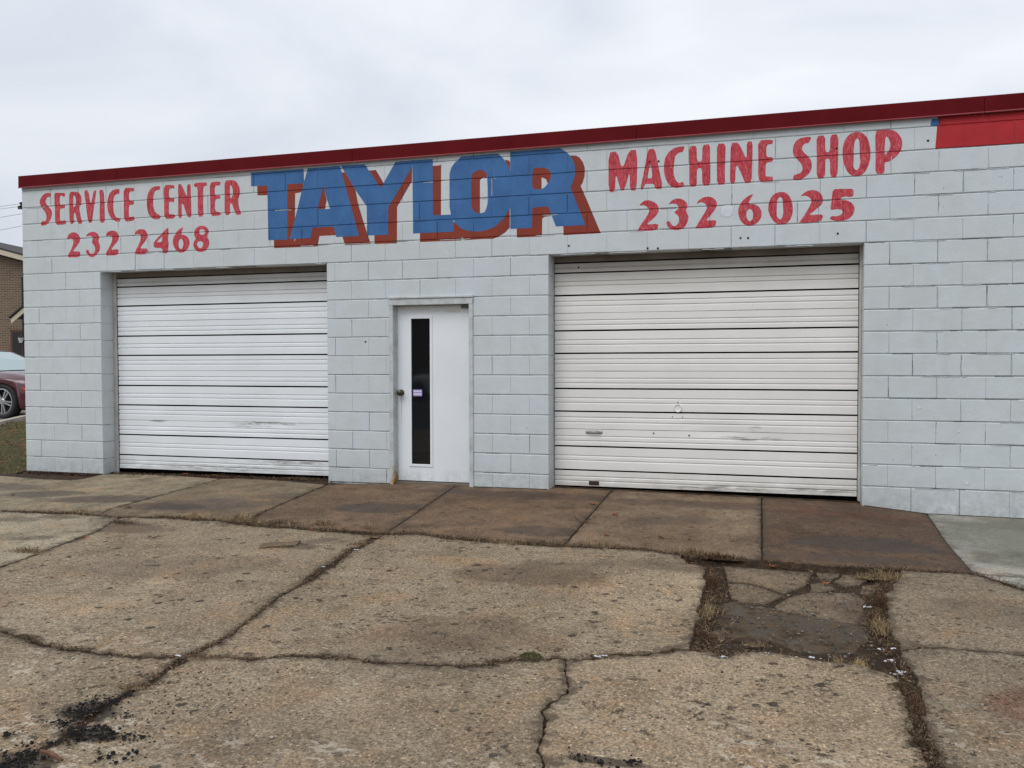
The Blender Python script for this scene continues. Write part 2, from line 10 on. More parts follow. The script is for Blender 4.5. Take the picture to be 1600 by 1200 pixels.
PT = {"leaves":[[7.912,-1.725],[8.125,-1.735],[7.425,-0.996],[7.16,-0.619],[7.269,-1.139],[6.683,-0.798],[7.476,-1.746],[8.734,-2.264],[8.974,-2.341],[9.435,-1.093],[2.88,-1.688],[3.414,-2.813],[1.188,-1.382],[2.255,-1.916],[3.736,-1.847],[5.073,-2.121],[5.84,-1.993],[8.12,0.261],[2.132,0.155],[2.51,0.116],[5.157,0.483],[9.059,-2.598]],"paper":[[8.621,-4.028],[8.673,-4.005],[8.901,-4.009],[9.25,-3.795],[9.298,-3.773],[8.474,-4.113],[8.81,-4.033],[7.918,-4.325],[5.756,-3.151],[5.737,-2.643],[9.256,-3.071],[9.263,-4.128],[9.275,-4.182],[7.891,-4.35],[9.258,-3.959],[9.027,-4.09],[5.869,-4.87]],"pebbles":[[7.989,-5.046],[8.216,-4.966],[8.392,-4.913],[7.352,-5.143],[7.402,-5.186],[7.528,-5.243],[8.134,-5.103],[7.979,-5.179],[7.983,-5.223],[8.026,-5.239],[8.182,-5.191],[8.047,-5.073],[8.229,-4.808],[8.437,-4.771],[8.6,-5.028],[8.763,-5.13],[8.233,-4.702],[8.48,-4.395],[8.197,-4.454],[6.769,-5.443],[6.816,-5.534],[6.218,-4.983]],"chunks":[[5.859,-5.397],[5.911,-5.425],[5.877,-5.454],[5.87,-5.49],[5.888,-5.538],[5.952,-5.441],[5.959,-5.412],[5.962,-5.384],[5.921,-5.58],[5.938,-5.625],[5.933,-5.551],[5.944,-5.51],[5.965,-5.478],[5.947,-5.659],[5.845,-5.562],[5.871,-5.656],[6.109,-5.51],[5.98,-5.686],[6.025,-5.697],[6.046,-5.68],[6.067,-5.662],[6.093,-5.649],[6.131,-5.651],[6.18,-5.678],[6.134,-5.702],[6.106,-5.721],[6.06,-5.722],[6.075,-5.763],[6.183,-5.706],[5.956,-5.924],[5.963,-5.901],[6.003,-5.911],[5.971,-5.961],[6.01,-5.889],[5.994,-5.994],[6.019,-5.967],[6.061,-5.956],[6.064,-5.925],[6.241,-5.668],[6.298,-5.675],[6.042,-5.8],[5.938,-5.833],[5.802,-5.792],[6.313,-5.842],[6.373,-5.805],[8.02,-5.383],[8.08,-5.386],[8.118,-5.396],[8.193,-5.356],[8.229,-5.361],[7.978,-5.353]],"mound":[[6.895,-4.351]],"bark":[[6.038,-5.876],[6.169,-5.907]],"twig":[[7.076,-1.109],[7.195,-1.357],[7.364,-1.411]],"twig2":[[3.875,-2.626],[3.979,-2.694],[3.967,-2.602]],"shard":[[4.992,-2.77],[4.967,-2.669],[5.181,-2.482],[5.223,-2.604],[5.122,-2.758]]}
TUFT = [[[3.345,-3.293],0.13,0.09,160,"dead","grey-brown dead weed clump on pale slab at left edge"],[[3.291,-2.236],0.12,0.06,160,"dark","dark brown matted weed clump with twigs below the first apron slab"],[[4.928,-4.872],0.11,0.035,260,"moss","low mossy brown clump on crack at left edge of forecourt"],[[2.596,-1.958],0.16,0.07,120,"dry","straw-coloured grass tuft in the joint left of the mud puddle stain"],[[3.781,-1.944],0.05,0.09,26,"dry","few thin straw stems in joint below first garage door"],[[4.239,-1.895],0.14,0.1,150,"dry","dry straw grass tuft in joint left of the second apron joint"],[[4.686,-1.947],0.16,0.08,170,"dark","brown weedy tuft in joint near second apron joint"],[[5.065,-1.911],0.13,0.1,140,"dry","dry weedy tuft with seed heads right of second apron joint"],[[5.511,-1.953],0.05,0.16,22,"dry","tall pale straw stems at top of the diagonal joint"],[[5.662,-2.449],0.08,0.05,60,"dry","short straw tuft beside diagonal joint"],[[6.755,-2.124],0.12,0.05,90,"dry","short dry grass tuft in joint below the brown apron slab"],[[7.494,-2.05],0.16,0.07,130,"dry","straw grass tuft in joint below fourth apron joint"],[[8.193,-2.148],0.14,0.1,240,"dry","thick straw grass clump at far left corner of broken patch"],[[8.377,-2.212],0.13,0.09,240,"red","red-brown weed clump at far left corner of broken patch"],[[8.349,-2.781],0.1,0.08,240,"red","reddish weeds along left edge of broken patch"],[[8.36,-3.407],0.09,0.07,160,"dry","straw weeds halfway down left edge of broken patch"],[[8.353,-3.811],0.07,0.05,120,"red","small brown weeds at near left corner of broken patch"],[[9.424,-2.376],0.13,0.09,220,"dry","dry grass clump at far right corner of broken patch"],[[9.351,-2.955],0.09,0.09,220,"red","brown weed clump on upper right edge of broken patch"],[[9.287,-3.456],0.09,0.08,200,"dry","straw weed clump on lower right edge of broken patch"],[[9.015,-4.068],0.05,0.07,40,"dry","small upright straw tuft on near edge of broken patch"],[[9.117,-4.058],0.07,0.06,60,"yel","yellowish spreading grass tuft on near edge of broken patch"],[[8.626,-3.892],0.05,0.06,30,"dry","sparse straw stems inside near part of broken patch"],[[9.251,-4.364],0.07,0.03,260,"moss","olive brown moss clump at top of near right joint"],[[9.286,-4.529],0.08,0.05,160,"red","brown weeds in near right joint"],[[9.239,-4.932],0.05,0.035,200,"moss","mossy clump in near right joint at frame bottom"],[[7.573,-4.434],0.075,0.035,420,"green","round green moss cushion on the cross crack"],[[7.413,-4.53],0.06,0.03,120,"dark","dead brown clump in cross crack left of green moss"],[[7.904,-4.337],0.08,0.035,140,"dark","dark dead clump in cross crack right of green moss"],[[6.184,-4.959],0.045,0.025,60,"dark","small loose dead weed scrap below the cross crack"],[[5.929,-5.241],0.09,0.02,160,"dark","matted brown debris clump in the diagonal joint"],[[2.132,0.155],0.14,0.05,90,"dark","brown weed debris against the base of first garage door"],[[2.661,0.147],0.14,0.06,90,"dark","dead weed tangle against first garage door near its middle"],[[3.67,0.134],0.16,0.05,220,"grn","green weeds at right foot of first garage door"],[[4.204,-0.465],0.1,0.02,60,"dark","flat dead weeds at head of second apron joint"],[[5.943,-4.851],0.13,0.016,160,"dark","brown crumb mat where diagonal joint and cross crack meet"],[[5.698,-2.179],0.14,0.022,160,"dark","dark brown mat at the head of the diagonal joint"],[[6.708,-4.683],0.07,0.012,70,"dark","thin dark mat on the cross crack before the green moss"],[[7.036,-4.682],0.08,0.014,70,"dark","small brown mat midway along the cross crack"],[[9.401,-3.783],0.03,0.02,30,"dark","tiny dead weed tuft on thin right crack"]]
HOLES = [[6.794,2.522],[7.582,2.466],[7.681,2.462],[6.893,2.301],[8.46,2.529],[8.53,2.526],[9.327,2.534],[10.079,3.329],[7.599,3.306],[7.686,3.306],[9.311,3.315],[4.547,1.577]]
BG = {"kerb":[[-4.954,4.185],[-5.435,5.232]],"wheel":[-6.331,5.63,0.557],"wires":[[[-27.253,23.017,8.401],[-24.552,23.81,8.784]],[[-27.253,23.014,8.282],[-24.551,23.807,8.664]],[[-27.25,23.003,7.845],[-24.549,23.797,8.305]],[[-27.247,22.985,7.198],[-24.546,23.782,7.736]]],"ins":[-24.566,23.804,8.724],"pole":[-23.746,24.041,8.722],"house":[-18.644,18.045,2.177],"houseR":[0.9605857594522613,0.2779741476949377,-0.002317746922193418],"camdist":17.7,"lawnfront":[[-0.198,-0.248],[-0.094,0.027]]}
MARK = {"puddles":[[1.614,-1.145],[0.962,-1.085],[5.133,-1.379],[3.429,-2.412],[2.777,-2.704],[9.029,-1.733],[6.507,-1.088]]}
SC = bpy.context.scene
# ------------------------------------------------------------ camera
cd = bpy.data.cameras.new('camera'); cam = bpy.data.objects.new('camera', cd); SC.collection.objects.link(cam)
cd.sensor_width = 36; cd.lens = CAM['f'] / 1600 * 36; cd.clip_start = .05; cd.clip_end = 2000
_R, _U, _F = Vector(CAM['R']), Vector(CAM['U']), Vector(CAM['F'])
m = Matrix((_R, _U, -_F)).transposed().to_4x4(); m.translation = Vector(CAM['loc']); cam.matrix_world = m
SC.camera = cam
# ------------------------------------------------------------ sky and sun (overcast)
SUN_EL, SUN_AZ = math.radians(48), math.radians(200)     # azimuth from +Y clockwise: behind the camera
wd = bpy.data.worlds.new('World'); SC.world = wd; wd.use_nodes = True
nt = wd.node_tree; nt.nodes.clear(); N = nt.nodes.new; LK = nt.links.new
out = N('ShaderNodeOutputWorld'); bg = N('ShaderNodeBackground'); LK(bg.outputs[0], out.inputs[0])
sky = N('ShaderNodeTexSky'); sky.sky_type = 'NISHITA'; sky.sun_disc = False; sky.sun_elevation = SUN_EL; sky.sun_rotation = SUN_AZ
skm = N('ShaderNodeMix'); skm.data_type = 'RGBA'; skm.blend_type = 'MULTIPLY'; skm.inputs[0].default_value = 1
LK(sky.outputs[0], skm.inputs[6]); skm.inputs[7].default_value = (.1, .1, .1, 1)
tc = N('ShaderNodeTexCoord'); mp = N('ShaderNodeMapping'); mp.inputs['Scale'].default_value = (1, 1, 2.6); LK(tc.outputs['Generated'], mp.inputs[0])
n1 = N('ShaderNodeTexNoise'); n1.inputs['Scale'].default_value = 2.3; n1.inputs['Detail'].default_value = 6; n1.inputs['Roughness'].default_value = .5; n1.inputs['Distortion'].default_value = .5
LK(mp.outputs[0], n1.inputs[0])
rp = N('ShaderNodeValToRGB'); rp.color_ramp.elements[0].position = .36; rp.color_ramp.elements[1].position = .66
rp.color_ramp.elements[0].color = (.615, .648, .715, 1); rp.color_ramp.elements[1].color = (.79, .818, .86, 1); LK(n1.outputs[0], rp.inputs[0])
sep = N('ShaderNodeSeparateXYZ'); LK(tc.outputs['Generated'], sep.inputs[0])
mr = N('ShaderNodeMapRange'); mr.inputs[1].default_value = 0; mr.inputs[2].default_value = 1; mr.inputs[3].default_value = 1.0; mr.inputs[4].default_value = 1.45; LK(sep.outputs[2], mr.inputs[0])
mm = N('ShaderNodeMix'); mm.data_type = 'RGBA'; mm.blend_type = 'MULTIPLY'; mm.inputs[0].default_value = 1; LK(rp.outputs[0], mm.inputs[6]); LK(mr.outputs[0], mm.inputs[7])
mx = N('ShaderNodeMix'); mx.data_type = 'RGBA'; mx.inputs[0].default_value = .93; LK(skm.outputs[2], mx.inputs[6]); LK(mm.outputs[2], mx.inputs[7])
LK(mx.outputs[2], bg.inputs[0]); bg.inputs[1].default_value = 1.0
sl = bpy.data.lights.new('sun', 'SUN'); sl.energy = 1.2; sl.angle = math.radians(35); sl.color = (1, .99, .965)
so = bpy.data.objects.new('sun', sl); SC.collection.objects.link(so)
sd = Vector((math.sin(SUN_AZ) * math.cos(SUN_EL), math.cos(SUN_AZ) * math.cos(SUN_EL), math.sin(SUN_EL)))
so.rotation_euler = sd.to_track_quat('Z', 'Y').to_euler()
SC.view_settings.view_transform = 'Standard'; SC.view_settings.look = 'None'; SC.view_settings.exposure = .10; SC.view_settings.gamma = 1
SC.view_settings.use_curve_mapping = False
SC.cycles.max_bounces = 6
# ------------------------------------------------------------ helpers
COL = SC.collection
rnd = random.Random(5)
def empty(name, loc=(0, 0, 0), rz=0):
    o = bpy.data.objects.new(name, None); COL.objects.link(o); o.location = loc; o.rotation_euler.z = rz; return o
def tag(o, label=None, cat=None, group=None, kind=None):
    if label: o['label'] = label
    if cat: o['category'] = cat
    if group: o['group'] = group
    if kind: o['kind'] = kind
    return o
def mesh(name, verts, faces, mat=None, parent=None, smooth=False, fm=None):
    me = bpy.data.meshes.new(name); me.from_pydata([tuple(v) for v in verts], [], faces)
    mats = mat if isinstance(mat, (list, tuple)) else [mat]
    for k in mats:
        if k: me.materials.append(k)
    if fm: me.polygons.foreach_set('material_index', fm)
    if smooth: me.polygons.foreach_set('use_smooth', [True] * len(me.polygons))
    me.update()
    o = bpy.data.objects.new(name, me); COL.objects.link(o)
    if parent: o.parent = parent
    return o
class MB:
    def __init__(s): s.v = []; s.f = []; s.m = []; s.mi = 0
    def add(s, vs, fs):
        b = len(s.v); s.v += [tuple(v) for v in vs]; s.f += [tuple(i + b for i in f) for f in fs]; s.m += [s.mi] * len(fs)
    def box(s, x0, x1, y0, y1, z0, z1):
        s.add([(x0,y0,z0),(x1,y0,z0),(x1,y1,z0),(x0,y1,z0),(x0,y0,z1),(x1,y0,z1),(x1,y1,z1),(x0,y1,z1)],
              [(0,3,2,1),(4,5,6,7),(0,1,5,4),(1,2,6,5),(2,3,7,6),(3,0,4,7)])
    def blk(s, x0, x1, y0, y1, z0, z1, b, bl, br):
        s.add([(x0,y1,z0),(x1,y1,z0),(x1,y1,z1),(x0,y1,z1),(x0,y0+b,z0),(x1,y0+b,z0),(x1,y0+b,z1),(x0,y0+b,z1),
               (x0+bl,y0,z0+b),(x1-br,y0,z0+b),(x1-br,y0,z1-b),(x0+bl,y0,z1-b)],
              [(0,3,2,1)] + [(i,(i+1)%4,(i+1)%4+4,i+4) for i in range(4)] + [(i+4,(i+1)%4+4,(i+1)%4+8,i+8) for i in range(4)] + [(8,9,10,11)])
    def bbox(s, x0, x1, y0, y1, z0, z1, b=.004):
        # box whose -Y face is bevelled
        s.add([(x0,y1,z0),(x1,y1,z0),(x1,y1,z1),(x0,y1,z1),(x0,y0+b,z0),(x1,y0+b,z0),(x1,y0+b,z1),(x0,y0+b,z1),
               (x0+b,y0,z0+b),(x1-b,y0,z0+b),(x1-b,y0,z1-b),(x0+b,y0,z1-b)],
              [(0,3,2,1)] + [(i,(i+1)%4,(i+1)%4+4,i+4) for i in range(4)] + [(i+4,(i+1)%4+4,(i+1)%4+8,i+8) for i in range(4)] + [(8,9,10,11)])
    def tube(s, pts, r, n=8, cap=True):
        pts = [Vector(p) for p in pts]; rr = r if isinstance(r, (list, tuple)) else [r] * len(pts); b = len(s.v); vs = []; fs = []
        for i, p in enumerate(pts):
            d = (pts[min(i+1, len(pts)-1)] - pts[max(i-1, 0)]).normalized()
            a = d.orthogonal().normalized() if i == 0 else (a - d * a.dot(d)).normalized(); c = d.cross(a)
            for k in range(n):
                t = 2 * math.pi * k / n; vs.append(p + (a * math.cos(t) + c * math.sin(t)) * rr[i])
        for i in range(len(pts) - 1):
            for k in range(n): fs.append((i*n+k, i*n+(k+1)%n, (i+1)*n+(k+1)%n, (i+1)*n+k))
        if cap: fs += [tuple(range(n))[::-1], tuple(range((len(pts)-1)*n, len(pts)*n))]
        s.add(vs, fs)
    def disc(s, c, ax, r, prof, n=20):
        # surface of revolution about ax through c: prof = [(radius, height)]
        ax = Vector(ax).normalized(); a = ax.orthogonal().normalized(); b2 = ax.cross(a); c = Vector(c); vs = []; fs = []
        for (q, h) in prof:
            for k in range(n):
                t = 2*math.pi*k/n; vs.append(c + ax*h + (a*math.cos(t)+b2*math.sin(t))*q*r)
        for i in range(len(prof)-1):
            for k in range(n): fs.append((i*n+k, i*n+(k+1)%n, (i+1)*n+(k+1)%n, (i+1)*n+k))
        fs.append(tuple(range((len(prof)-1)*n, len(prof)*n))); fs.append(tuple(range(n))[::-1])
        s.add(vs, fs)
    def blob(s, c, r, seed=0, flat=.6, n=7):
        R2 = random.Random(seed); vs = []; fs = []
        rings = 3
        vs.append((c[0], c[1], c[2] - r*flat*.5))
        for i in range(rings):
            ph = -.5 + (i+.6)/rings*1.25
            for k in range(n):
                t = 2*math.pi*(k+.3*R2.random())/n; q = r*math.cos(ph)*R2.uniform(.75, 1.15)
                vs.append((c[0]+q*math.cos(t), c[1]+q*math.sin(t), c[2]+r*flat*math.sin(ph)*R2.uniform(.85, 1.1)))
        vs.append((c[0], c[1], c[2] + r*flat*.85))
        for k in range(n): fs.append((0, 1+(k+1)%n, 1+k))
        for i in range(rings-1):
            for k in range(n): fs.append((1+i*n+k, 1+i*n+(k+1)%n, 1+(i+1)*n+(k+1)%n, 1+(i+1)*n+k))
        t = len(vs)-1
        for k in range(n): fs.append((1+(rings-1)*n+k, 1+(rings-1)*n+(k+1)%n, t))
        s.add(vs, fs)
    def build(s, name, mat, parent=None, smooth=False):
        return mesh(name, s.v, s.f, mat, parent, smooth, s.m if isinstance(mat, (list, tuple)) else None)
# ---- material builder
class Mt:
    def __init__(s, name, rough=.8, spec=.5, metal=0):
        s.m = bpy.data.materials.new(name); s.m.use_nodes = True; s.t = s.m.node_tree; s.b = s.t.nodes['Principled BSDF']
        s.b.inputs['Roughness'].default_value = rough; s.b.inputs['Metallic'].default_value = metal; s.b.inputs['Specular IOR Level'].default_value = spec
        s.tc = s.t.nodes.new('ShaderNodeTexCoord').outputs['Object']; s.h = None
    def map(s, scale=(1,1,1), rot=(0,0,0), loc=(0,0,0)):
        n = s.t.nodes.new('ShaderNodeMapping'); n.inputs['Scale'].default_value = scale; n.inputs['Rotation'].default_value = rot; n.inputs['Location'].default_value = loc
        s.t.links.new(s.tc, n.inputs[0]); return n.outputs[0]
    def noise(s, scale, detail=4, rough=.55, dist=0, vec=None, loc=None):
        n = s.t.nodes.new('ShaderNodeTexNoise'); n.inputs['Scale'].default_value = scale; n.inputs['Detail'].default_value = detail
        n.inputs['Roughness'].default_value = rough; n.inputs['Distortion'].default_value = dist
        s.t.links.new(vec or (s.map(loc=loc) if loc else s.tc), n.inputs[0]); return n.outputs[0]
    def vor(s, scale, feat='F1', out='Distance', vec=None, rnd_=1):
        n = s.t.nodes.new('ShaderNodeTexVoronoi'); n.feature = feat; n.inputs['Scale'].default_value = scale; n.inputs['Randomness'].default_value = rnd_
        s.t.links.new(vec or s.tc, n.inputs[0]); return n.outputs[out]
    def rng(s, v, a, b, c=0., d=1., smooth=False):
        n = s.t.nodes.new('ShaderNodeMapRange'); n.clamp = True
        if smooth: n.interpolation_type = 'SMOOTHSTEP'
        for i, k in enumerate((a, b, c, d)): n.inputs[1+i].default_value = k
        s.t.links.new(v, n.inputs[0]); return n.outputs[0]
    def math(s, op, a, b=None):
        n = s.t.nodes.new('ShaderNodeMath'); n.operation = op
        for i, k in enumerate((a, b)):
            if k is None: continue
            if isinstance(k, (int, float)): n.inputs[i].default_value = k
            else: s.t.links.new(k, n.inputs[i])
        return n.outputs[0]
    def mix(s, f, a, b, mode='MIX'):
        n = s.t.nodes.new('ShaderNodeMix'); n.data_type = 'RGBA'; n.blend_type = mode
        for i, k in ((0, f), (6, a), (7, b)):
            if isinstance(k, (int, float)): n.inputs[i].default_value = k if i == 0 else (k, k, k, 1)
            elif isinstance(k, (tuple, list)): n.inputs[i].default_value = (*k[:3], 1)
            else: s.t.links.new(k, n.inputs[i])
        return n.outputs[2]
    def attr(s, name):
        n = s.t.nodes.new('ShaderNodeAttribute'); n.attribute_name = name; return n.outputs['Fac']
    def sep(s, v=None):
        n = s.t.nodes.new('ShaderNodeSeparateXYZ'); s.t.links.new(v or s.tc, n.inputs[0]); return n.outputs
    def spot(s, x, y, rx, ry, rot=0, soft=.35, warp=.35, wscale=3.):
        # elliptical stain at (x, y) in object space with a ragged outline, 1 inside
        n = s.t.nodes.new('ShaderNodeMapping'); n.vector_type = 'TEXTURE'
        n.inputs['Location'].default_value = (x, y, 0); n.inputs['Rotation'].default_value = (0, 0, rot); n.inputs['Scale'].default_value = (rx, ry, 100)
        s.t.links.new(s.tc, n.inputs[0])
        l = s.t.nodes.new('ShaderNodeVectorMath'); l.operation = 'LENGTH'; s.t.links.new(n.outputs[0], l.inputs[0])
        if not hasattr(s, '_w'): s._w = {}
        if wscale not in s._w: s._w[wscale] = s.noise(wscale, 5, .6)
        w = s.math('MULTIPLY', s.math('SUBTRACT', s._w[wscale], .5), warp * 4)
        return s.rng(s.math('ADD', l.outputs['Value'], w), 1 + soft/2, 1 - soft/2, 0, 1)
    def col(s, c):
        if isinstance(c, (tuple, list)): s.b.inputs['Base Color'].default_value = (*c[:3], 1)
        else: s.t.links.new(c, s.b.inputs['Base Color'])
        return s
    def rough(s, r): s.t.links.new(r, s.b.inputs['Roughness']); return s
    def bump(s, h, strength=.3, dist=.01):
        n = s.t.nodes.new('ShaderNodeBump'); n.inputs['Strength'].default_value = strength; n.inputs['Distance'].default_value = dist
        s.t.links.new(h, n.inputs['Height'])
        if s.h: s.t.links.new(s.h, n.inputs['Normal'])
        s.h = n.outputs[0]; s.t.links.new(s.h, s.b.inputs['Normal']); return s
def sRGB(r, g2, b): return tuple(((c/255)/12.92 if c <= 10 else ((c/255+.055)/1.055)**2.4) for c in (r, g2, b))
def simple(name, c, rough=.7, spec=.5, metal=0, var=.12, sc=6., bump=0):
    k = Mt(name, rough, spec, metal); n = k.noise(sc, 5, .6)
    k.col(k.mix(k.rng(n, .3, .7), tuple(v*(1-var) for v in c), tuple(min(1, v*(1+var)) for v in c)))
    if bump: k.bump(k.noise(sc*6, 5, .6), bump, .004)
    return k.m
# ------------------------------------------------------------ materials
# painted concrete block
def block_paint(name, c, varc):
    k = Mt(name, .62, .35)
    big = k.noise(.55, 4, .6); mid = k.noise(5, 5, .6); fine = k.noise(120, 3, .7)
    base = k.mix(k.rng(big, .35, .65), c, varc)
    base = k.mix(k.rng(mid, .38, .72, 0, .5), base, tuple(v*.87 for v in c))
    pt = k.rng(k.noise(1.9, 5, .6, .6, loc=(7, 0, 3)), .55, .60, 0, .5); base = k.mix(pt, base, tuple(min(1, v*q) for v, q in zip(c, (1.03, 1.05, 1.12))))
    rr_ = k.math('MULTIPLY', k.rng(k.noise(26, 4, .7, vec=k.map((1, 1, .06))), .66, .74), k.rng(k.noise(.9, 3, loc=(1, 0, 5)), .54, .62)); base = k.mix(k.math('MULTIPLY', rr_, .35), base, (.30, .22, .15))
    x, y, z = k.sep()
    vs = k.noise(9, 5, .6, vec=k.map((1, 1, .12)))                         # faint vertical run-off streaks
    base = k.mix(k.rng(vs, .55, .8, 0, .18), base, tuple(v*.72 for v in c))
    low = k.math('MULTIPLY', k.rng(z, .34, -.02, 0, 1), k.rng(k.noise(13, 6, .7), .36, .6))
    base = k.mix(k.math('MULTIPLY', low, .5), base, (.24, .24, .22))
    tiny = k.rng(k.vor(9), .055, .03)                                      # pin holes and scuffs
    tiny = k.math('MULTIPLY', tiny, k.rng(k.noise(1.3, 2), .5, .6))
    base = k.mix(k.math('MULTIPLY', tiny, .8), base, (.10, .10, .10))
    k.col(base)
    k.bump(k.noise(75, 6, .75), .5, .005).bump(k.noise(9, 4, .6), .30, .012)
    return k.m
M = {}
WALL = (.55, .592, .595); WALL2 = (.588, .628, .655)
M['wall'] = block_paint('painted_block', WALL, WALL2)
k = Mt('mortar_joint', .85, .3); n_ = k.noise(3.1, 6, .7); k.col(k.mix(k.math('MAXIMUM', k.rng(n_, .50, .60), k.math('MULTIPLY', k.rng(k.sep()[0], 9.6, 10.2, 0, .55), k.rng(n_, .40, .50))), tuple(v*.80 for v in WALL), (.125, .12, .112))).bump(k.noise(60, 5, .7), .5, .004); M['mortar'] = k.m
k = Mt('red_letter_paint', .6, .35)
a_ = k.noise(14, 6, .7, 1.2, vec=k.map((1, 1, .45), (0, .5, 0))); b_ = k.noise(45, 4, .7, .6, vec=k.map((1.6, 1, .5), (0, -.35, 0)))
c_ = k.mix(k.rng(a_, .38, .66), (.40, .016, .032), (.54, .055, .085)); c_ = k.mix(k.rng(b_, .48, .70, 0, .75), c_, (.66, .22, .22)); c_ = k.mix(k.rng(k.noise(38, 5, .75, 1., vec=k.map((1.8, 1, .4), (0, .2, 0), (3, 0, 1))), .54, .7, 0, .7), c_, (.34, .016, .028)); k.col(c_).bump(k.noise(75, 5, .75), .3, .004); M['red'] = k.m
def paint(name, c, c2, worn, amt):
    k = Mt(name, .6, .35); a = k.noise(4, 6, .65); b = k.noise(28, 5, .7)
    base = k.mix(k.rng(a, .35, .68), c, c2)
    w = k.math('MULTIPLY', k.rng(b, .6, .72), k.rng(k.noise(2.2, 3), .45, .62))
    base = k.mix(k.math('MULTIPLY', w, amt), base, worn)
    fl = k.rng(k.vor(11), .07, .04); base = k.mix(k.math('MULTIPLY', fl, k.rng(k.noise(3, 2), .52, .6, 0, .7)), base, tuple(min(1, v*2.6+.1) for v in c))
    k.col(base).bump(k.noise(75, 6, .75), .32, .004); return k.m
M['blue'] = paint('blue_letter_paint', (.030, .112, .285), (.046, .155, .375), (.014, .042, .11), .9)
M['rust'] = paint('brown_red_letter_paint', (.205, .026, .012), (.26, .036, .015), (.12, .015, .01), .6)
M['band'] = paint('red_band_paint', (.36, .011, .017), (.45, .020, .026), (.22, .008, .012), .7)
k = Mt('coping_metal', .7, .08); n_ = k.noise(2.2, 5, .6); base = k.mix(k.rng(n_, .35, .7), (.095, .0045, .007), (.125, .007, .010))
sc_ = k.math('MULTIPLY', k.rng(k.noise(4, 2), .6, .64), k.rng(k.noise(30, 3, .6, vec=k.map((1, 1, 1), (0, .8, 0))), .68, .72)); base = k.mix(sc_, base, (.45, .22, .2)); k.col(base); M['coping'] = k.m
M['coping_lip'] = simple('coping_lip', (.26, .035, .045), .5)
# roll-up door paint
def door_paint(name, c, grime, lintel_shade, smudge=()):
    k = Mt(name, .42, .45); x, y, z = k.sep()
    base = k.mix(k.rng(k.noise(1.6, 4, .6), .35, .7), c, tuple(v*.93 for v in c))
    hs = k.noise(5, 6, .7, vec=k.map((.35, 1, 7)))
    base = k.mix(k.rng(hs, .56, .82, 0, .40), base, grime)
    low = k.math('MULTIPLY', k.rng(z, .30, .03, 0, 1), k.rng(k.noise(4, 6, .7, vec=k.map((1, 1, 2.2))), .34, .62)); base = k.mix(k.math('MULTIPLY', low, .6), base, (.34, .31, .25))
    sp = k.math('MULTIPLY', k.rng(k.vor(24), .13, .06), k.rng(k.noise(2.6, 4, .6), .5, .66)); sp = k.math('MULTIPLY', sp, k.rng(z, 1.3, 2.2, .12, 1))
    base = k.mix(sp, base, (.12, .085, .06))
    for (sx, sz, rx, rz) in smudge:
        d1 = k.math('ABSOLUTE', k.math('DIVIDE', k.math('SUBTRACT', x, sx), rx)); d2 = k.math('ABSOLUTE', k.math('DIVIDE', k.math('SUBTRACT', z, sz), rz))
        f_ = k.math('MULTIPLY', k.rng(k.math('ADD', k.math('MULTIPLY', d1, d1), k.math('MULTIPLY', d2, d2)), 1, .2), k.rng(k.noise(11, 6, .7, vec=k.map((.5, 1, 5))), .45, .6))
        base = k.mix(k.math('MULTIPLY', f_, .75), base, (.17, .15, .13))
    up = k.math('MULTIPLY', k.rng(z, 2.02, 2.32, 0, 1), k.rng(k.noise(2.5, 5, .6), .2, .75, .5, 1)); base = k.mix(k.math('MULTIPLY', up, lintel_shade), base, (.33, .305, .265))  # shade under the lintel, painted into the colour of the top panels
    k.col(base).bump(k.noise(14, 4, .6), .10, .01); return k
kd = door_paint('left_door_paint_cool_lit', (.80, .835, .86), (.60, .62, .64), .6, [(1.7, .655, .14, .02), (3.2, .65, .6, .03), (3.0, .615, .3, .012), (2.6, .12, .9, .04), (3.5, .21, .6, .03)]); M['doorL'] = kd.m  # cooler, whiter light on the left door is put into its paint colour
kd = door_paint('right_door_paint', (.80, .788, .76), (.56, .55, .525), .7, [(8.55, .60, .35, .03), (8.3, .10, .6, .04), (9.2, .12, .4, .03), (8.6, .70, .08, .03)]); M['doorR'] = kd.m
M['doorback'] = simple('door_gap', (.005, .0045, .004), .95, .05)
M['track'] = simple('door_track_paint', (.46, .445, .42), .6, var=.2, sc=5)
M['header'] = simple('header_board', (.20, .175, .15), .8, var=.25, sc=4)
k = Mt('entry_door_paint', .38, .45); x, y, z = k.sep(); base = k.mix(k.rng(k.noise(1.5, 5, .6), .35, .7), (.79, .83, .86), (.73, .77, .80))
low = k.math('MULTIPLY', k.rng(z, .22, .05, 0, 1), k.rng(k.noise(8, 6, .7), .4, .6)); base = k.mix(k.math('MULTIPLY', low, .6), base, (.33, .32, .28))
st = k.math('MULTIPLY', k.math('MULTIPLY', k.rng(z, .60, .98, 0, .6), k.rng(z, 1.03, 1.0)), k.rng(k.math('ABSOLUTE', k.math('SUBTRACT', x, 4.927)), .010, .002)); base = k.mix(st, base, (.25, .22, .18))
st = k.math('MULTIPLY', k.math('MULTIPLY', k.rng(z, 1.872, 1.885), k.rng(z, 1.915, 1.9)), k.math('MULTIPLY', k.rng(x, 5.40, 5.44), k.rng(x, 5.64, 5.6))); base = k.mix(k.math('MULTIPLY', st, k.rng(k.noise(20), .3, .6, 0, .7)), base, (.62, .54, .40))
k.col(base).bump(k.noise(20, 4, .6), .05, .01); M['entry'] = k.m
k = Mt('frame_paint', .6, .4); x, y, z = k.sep(); base = k.mix(k.rng(k.noise(7, 6, .65), .45, .75), (.52, .555, .56), (.33, .32, .30)); 
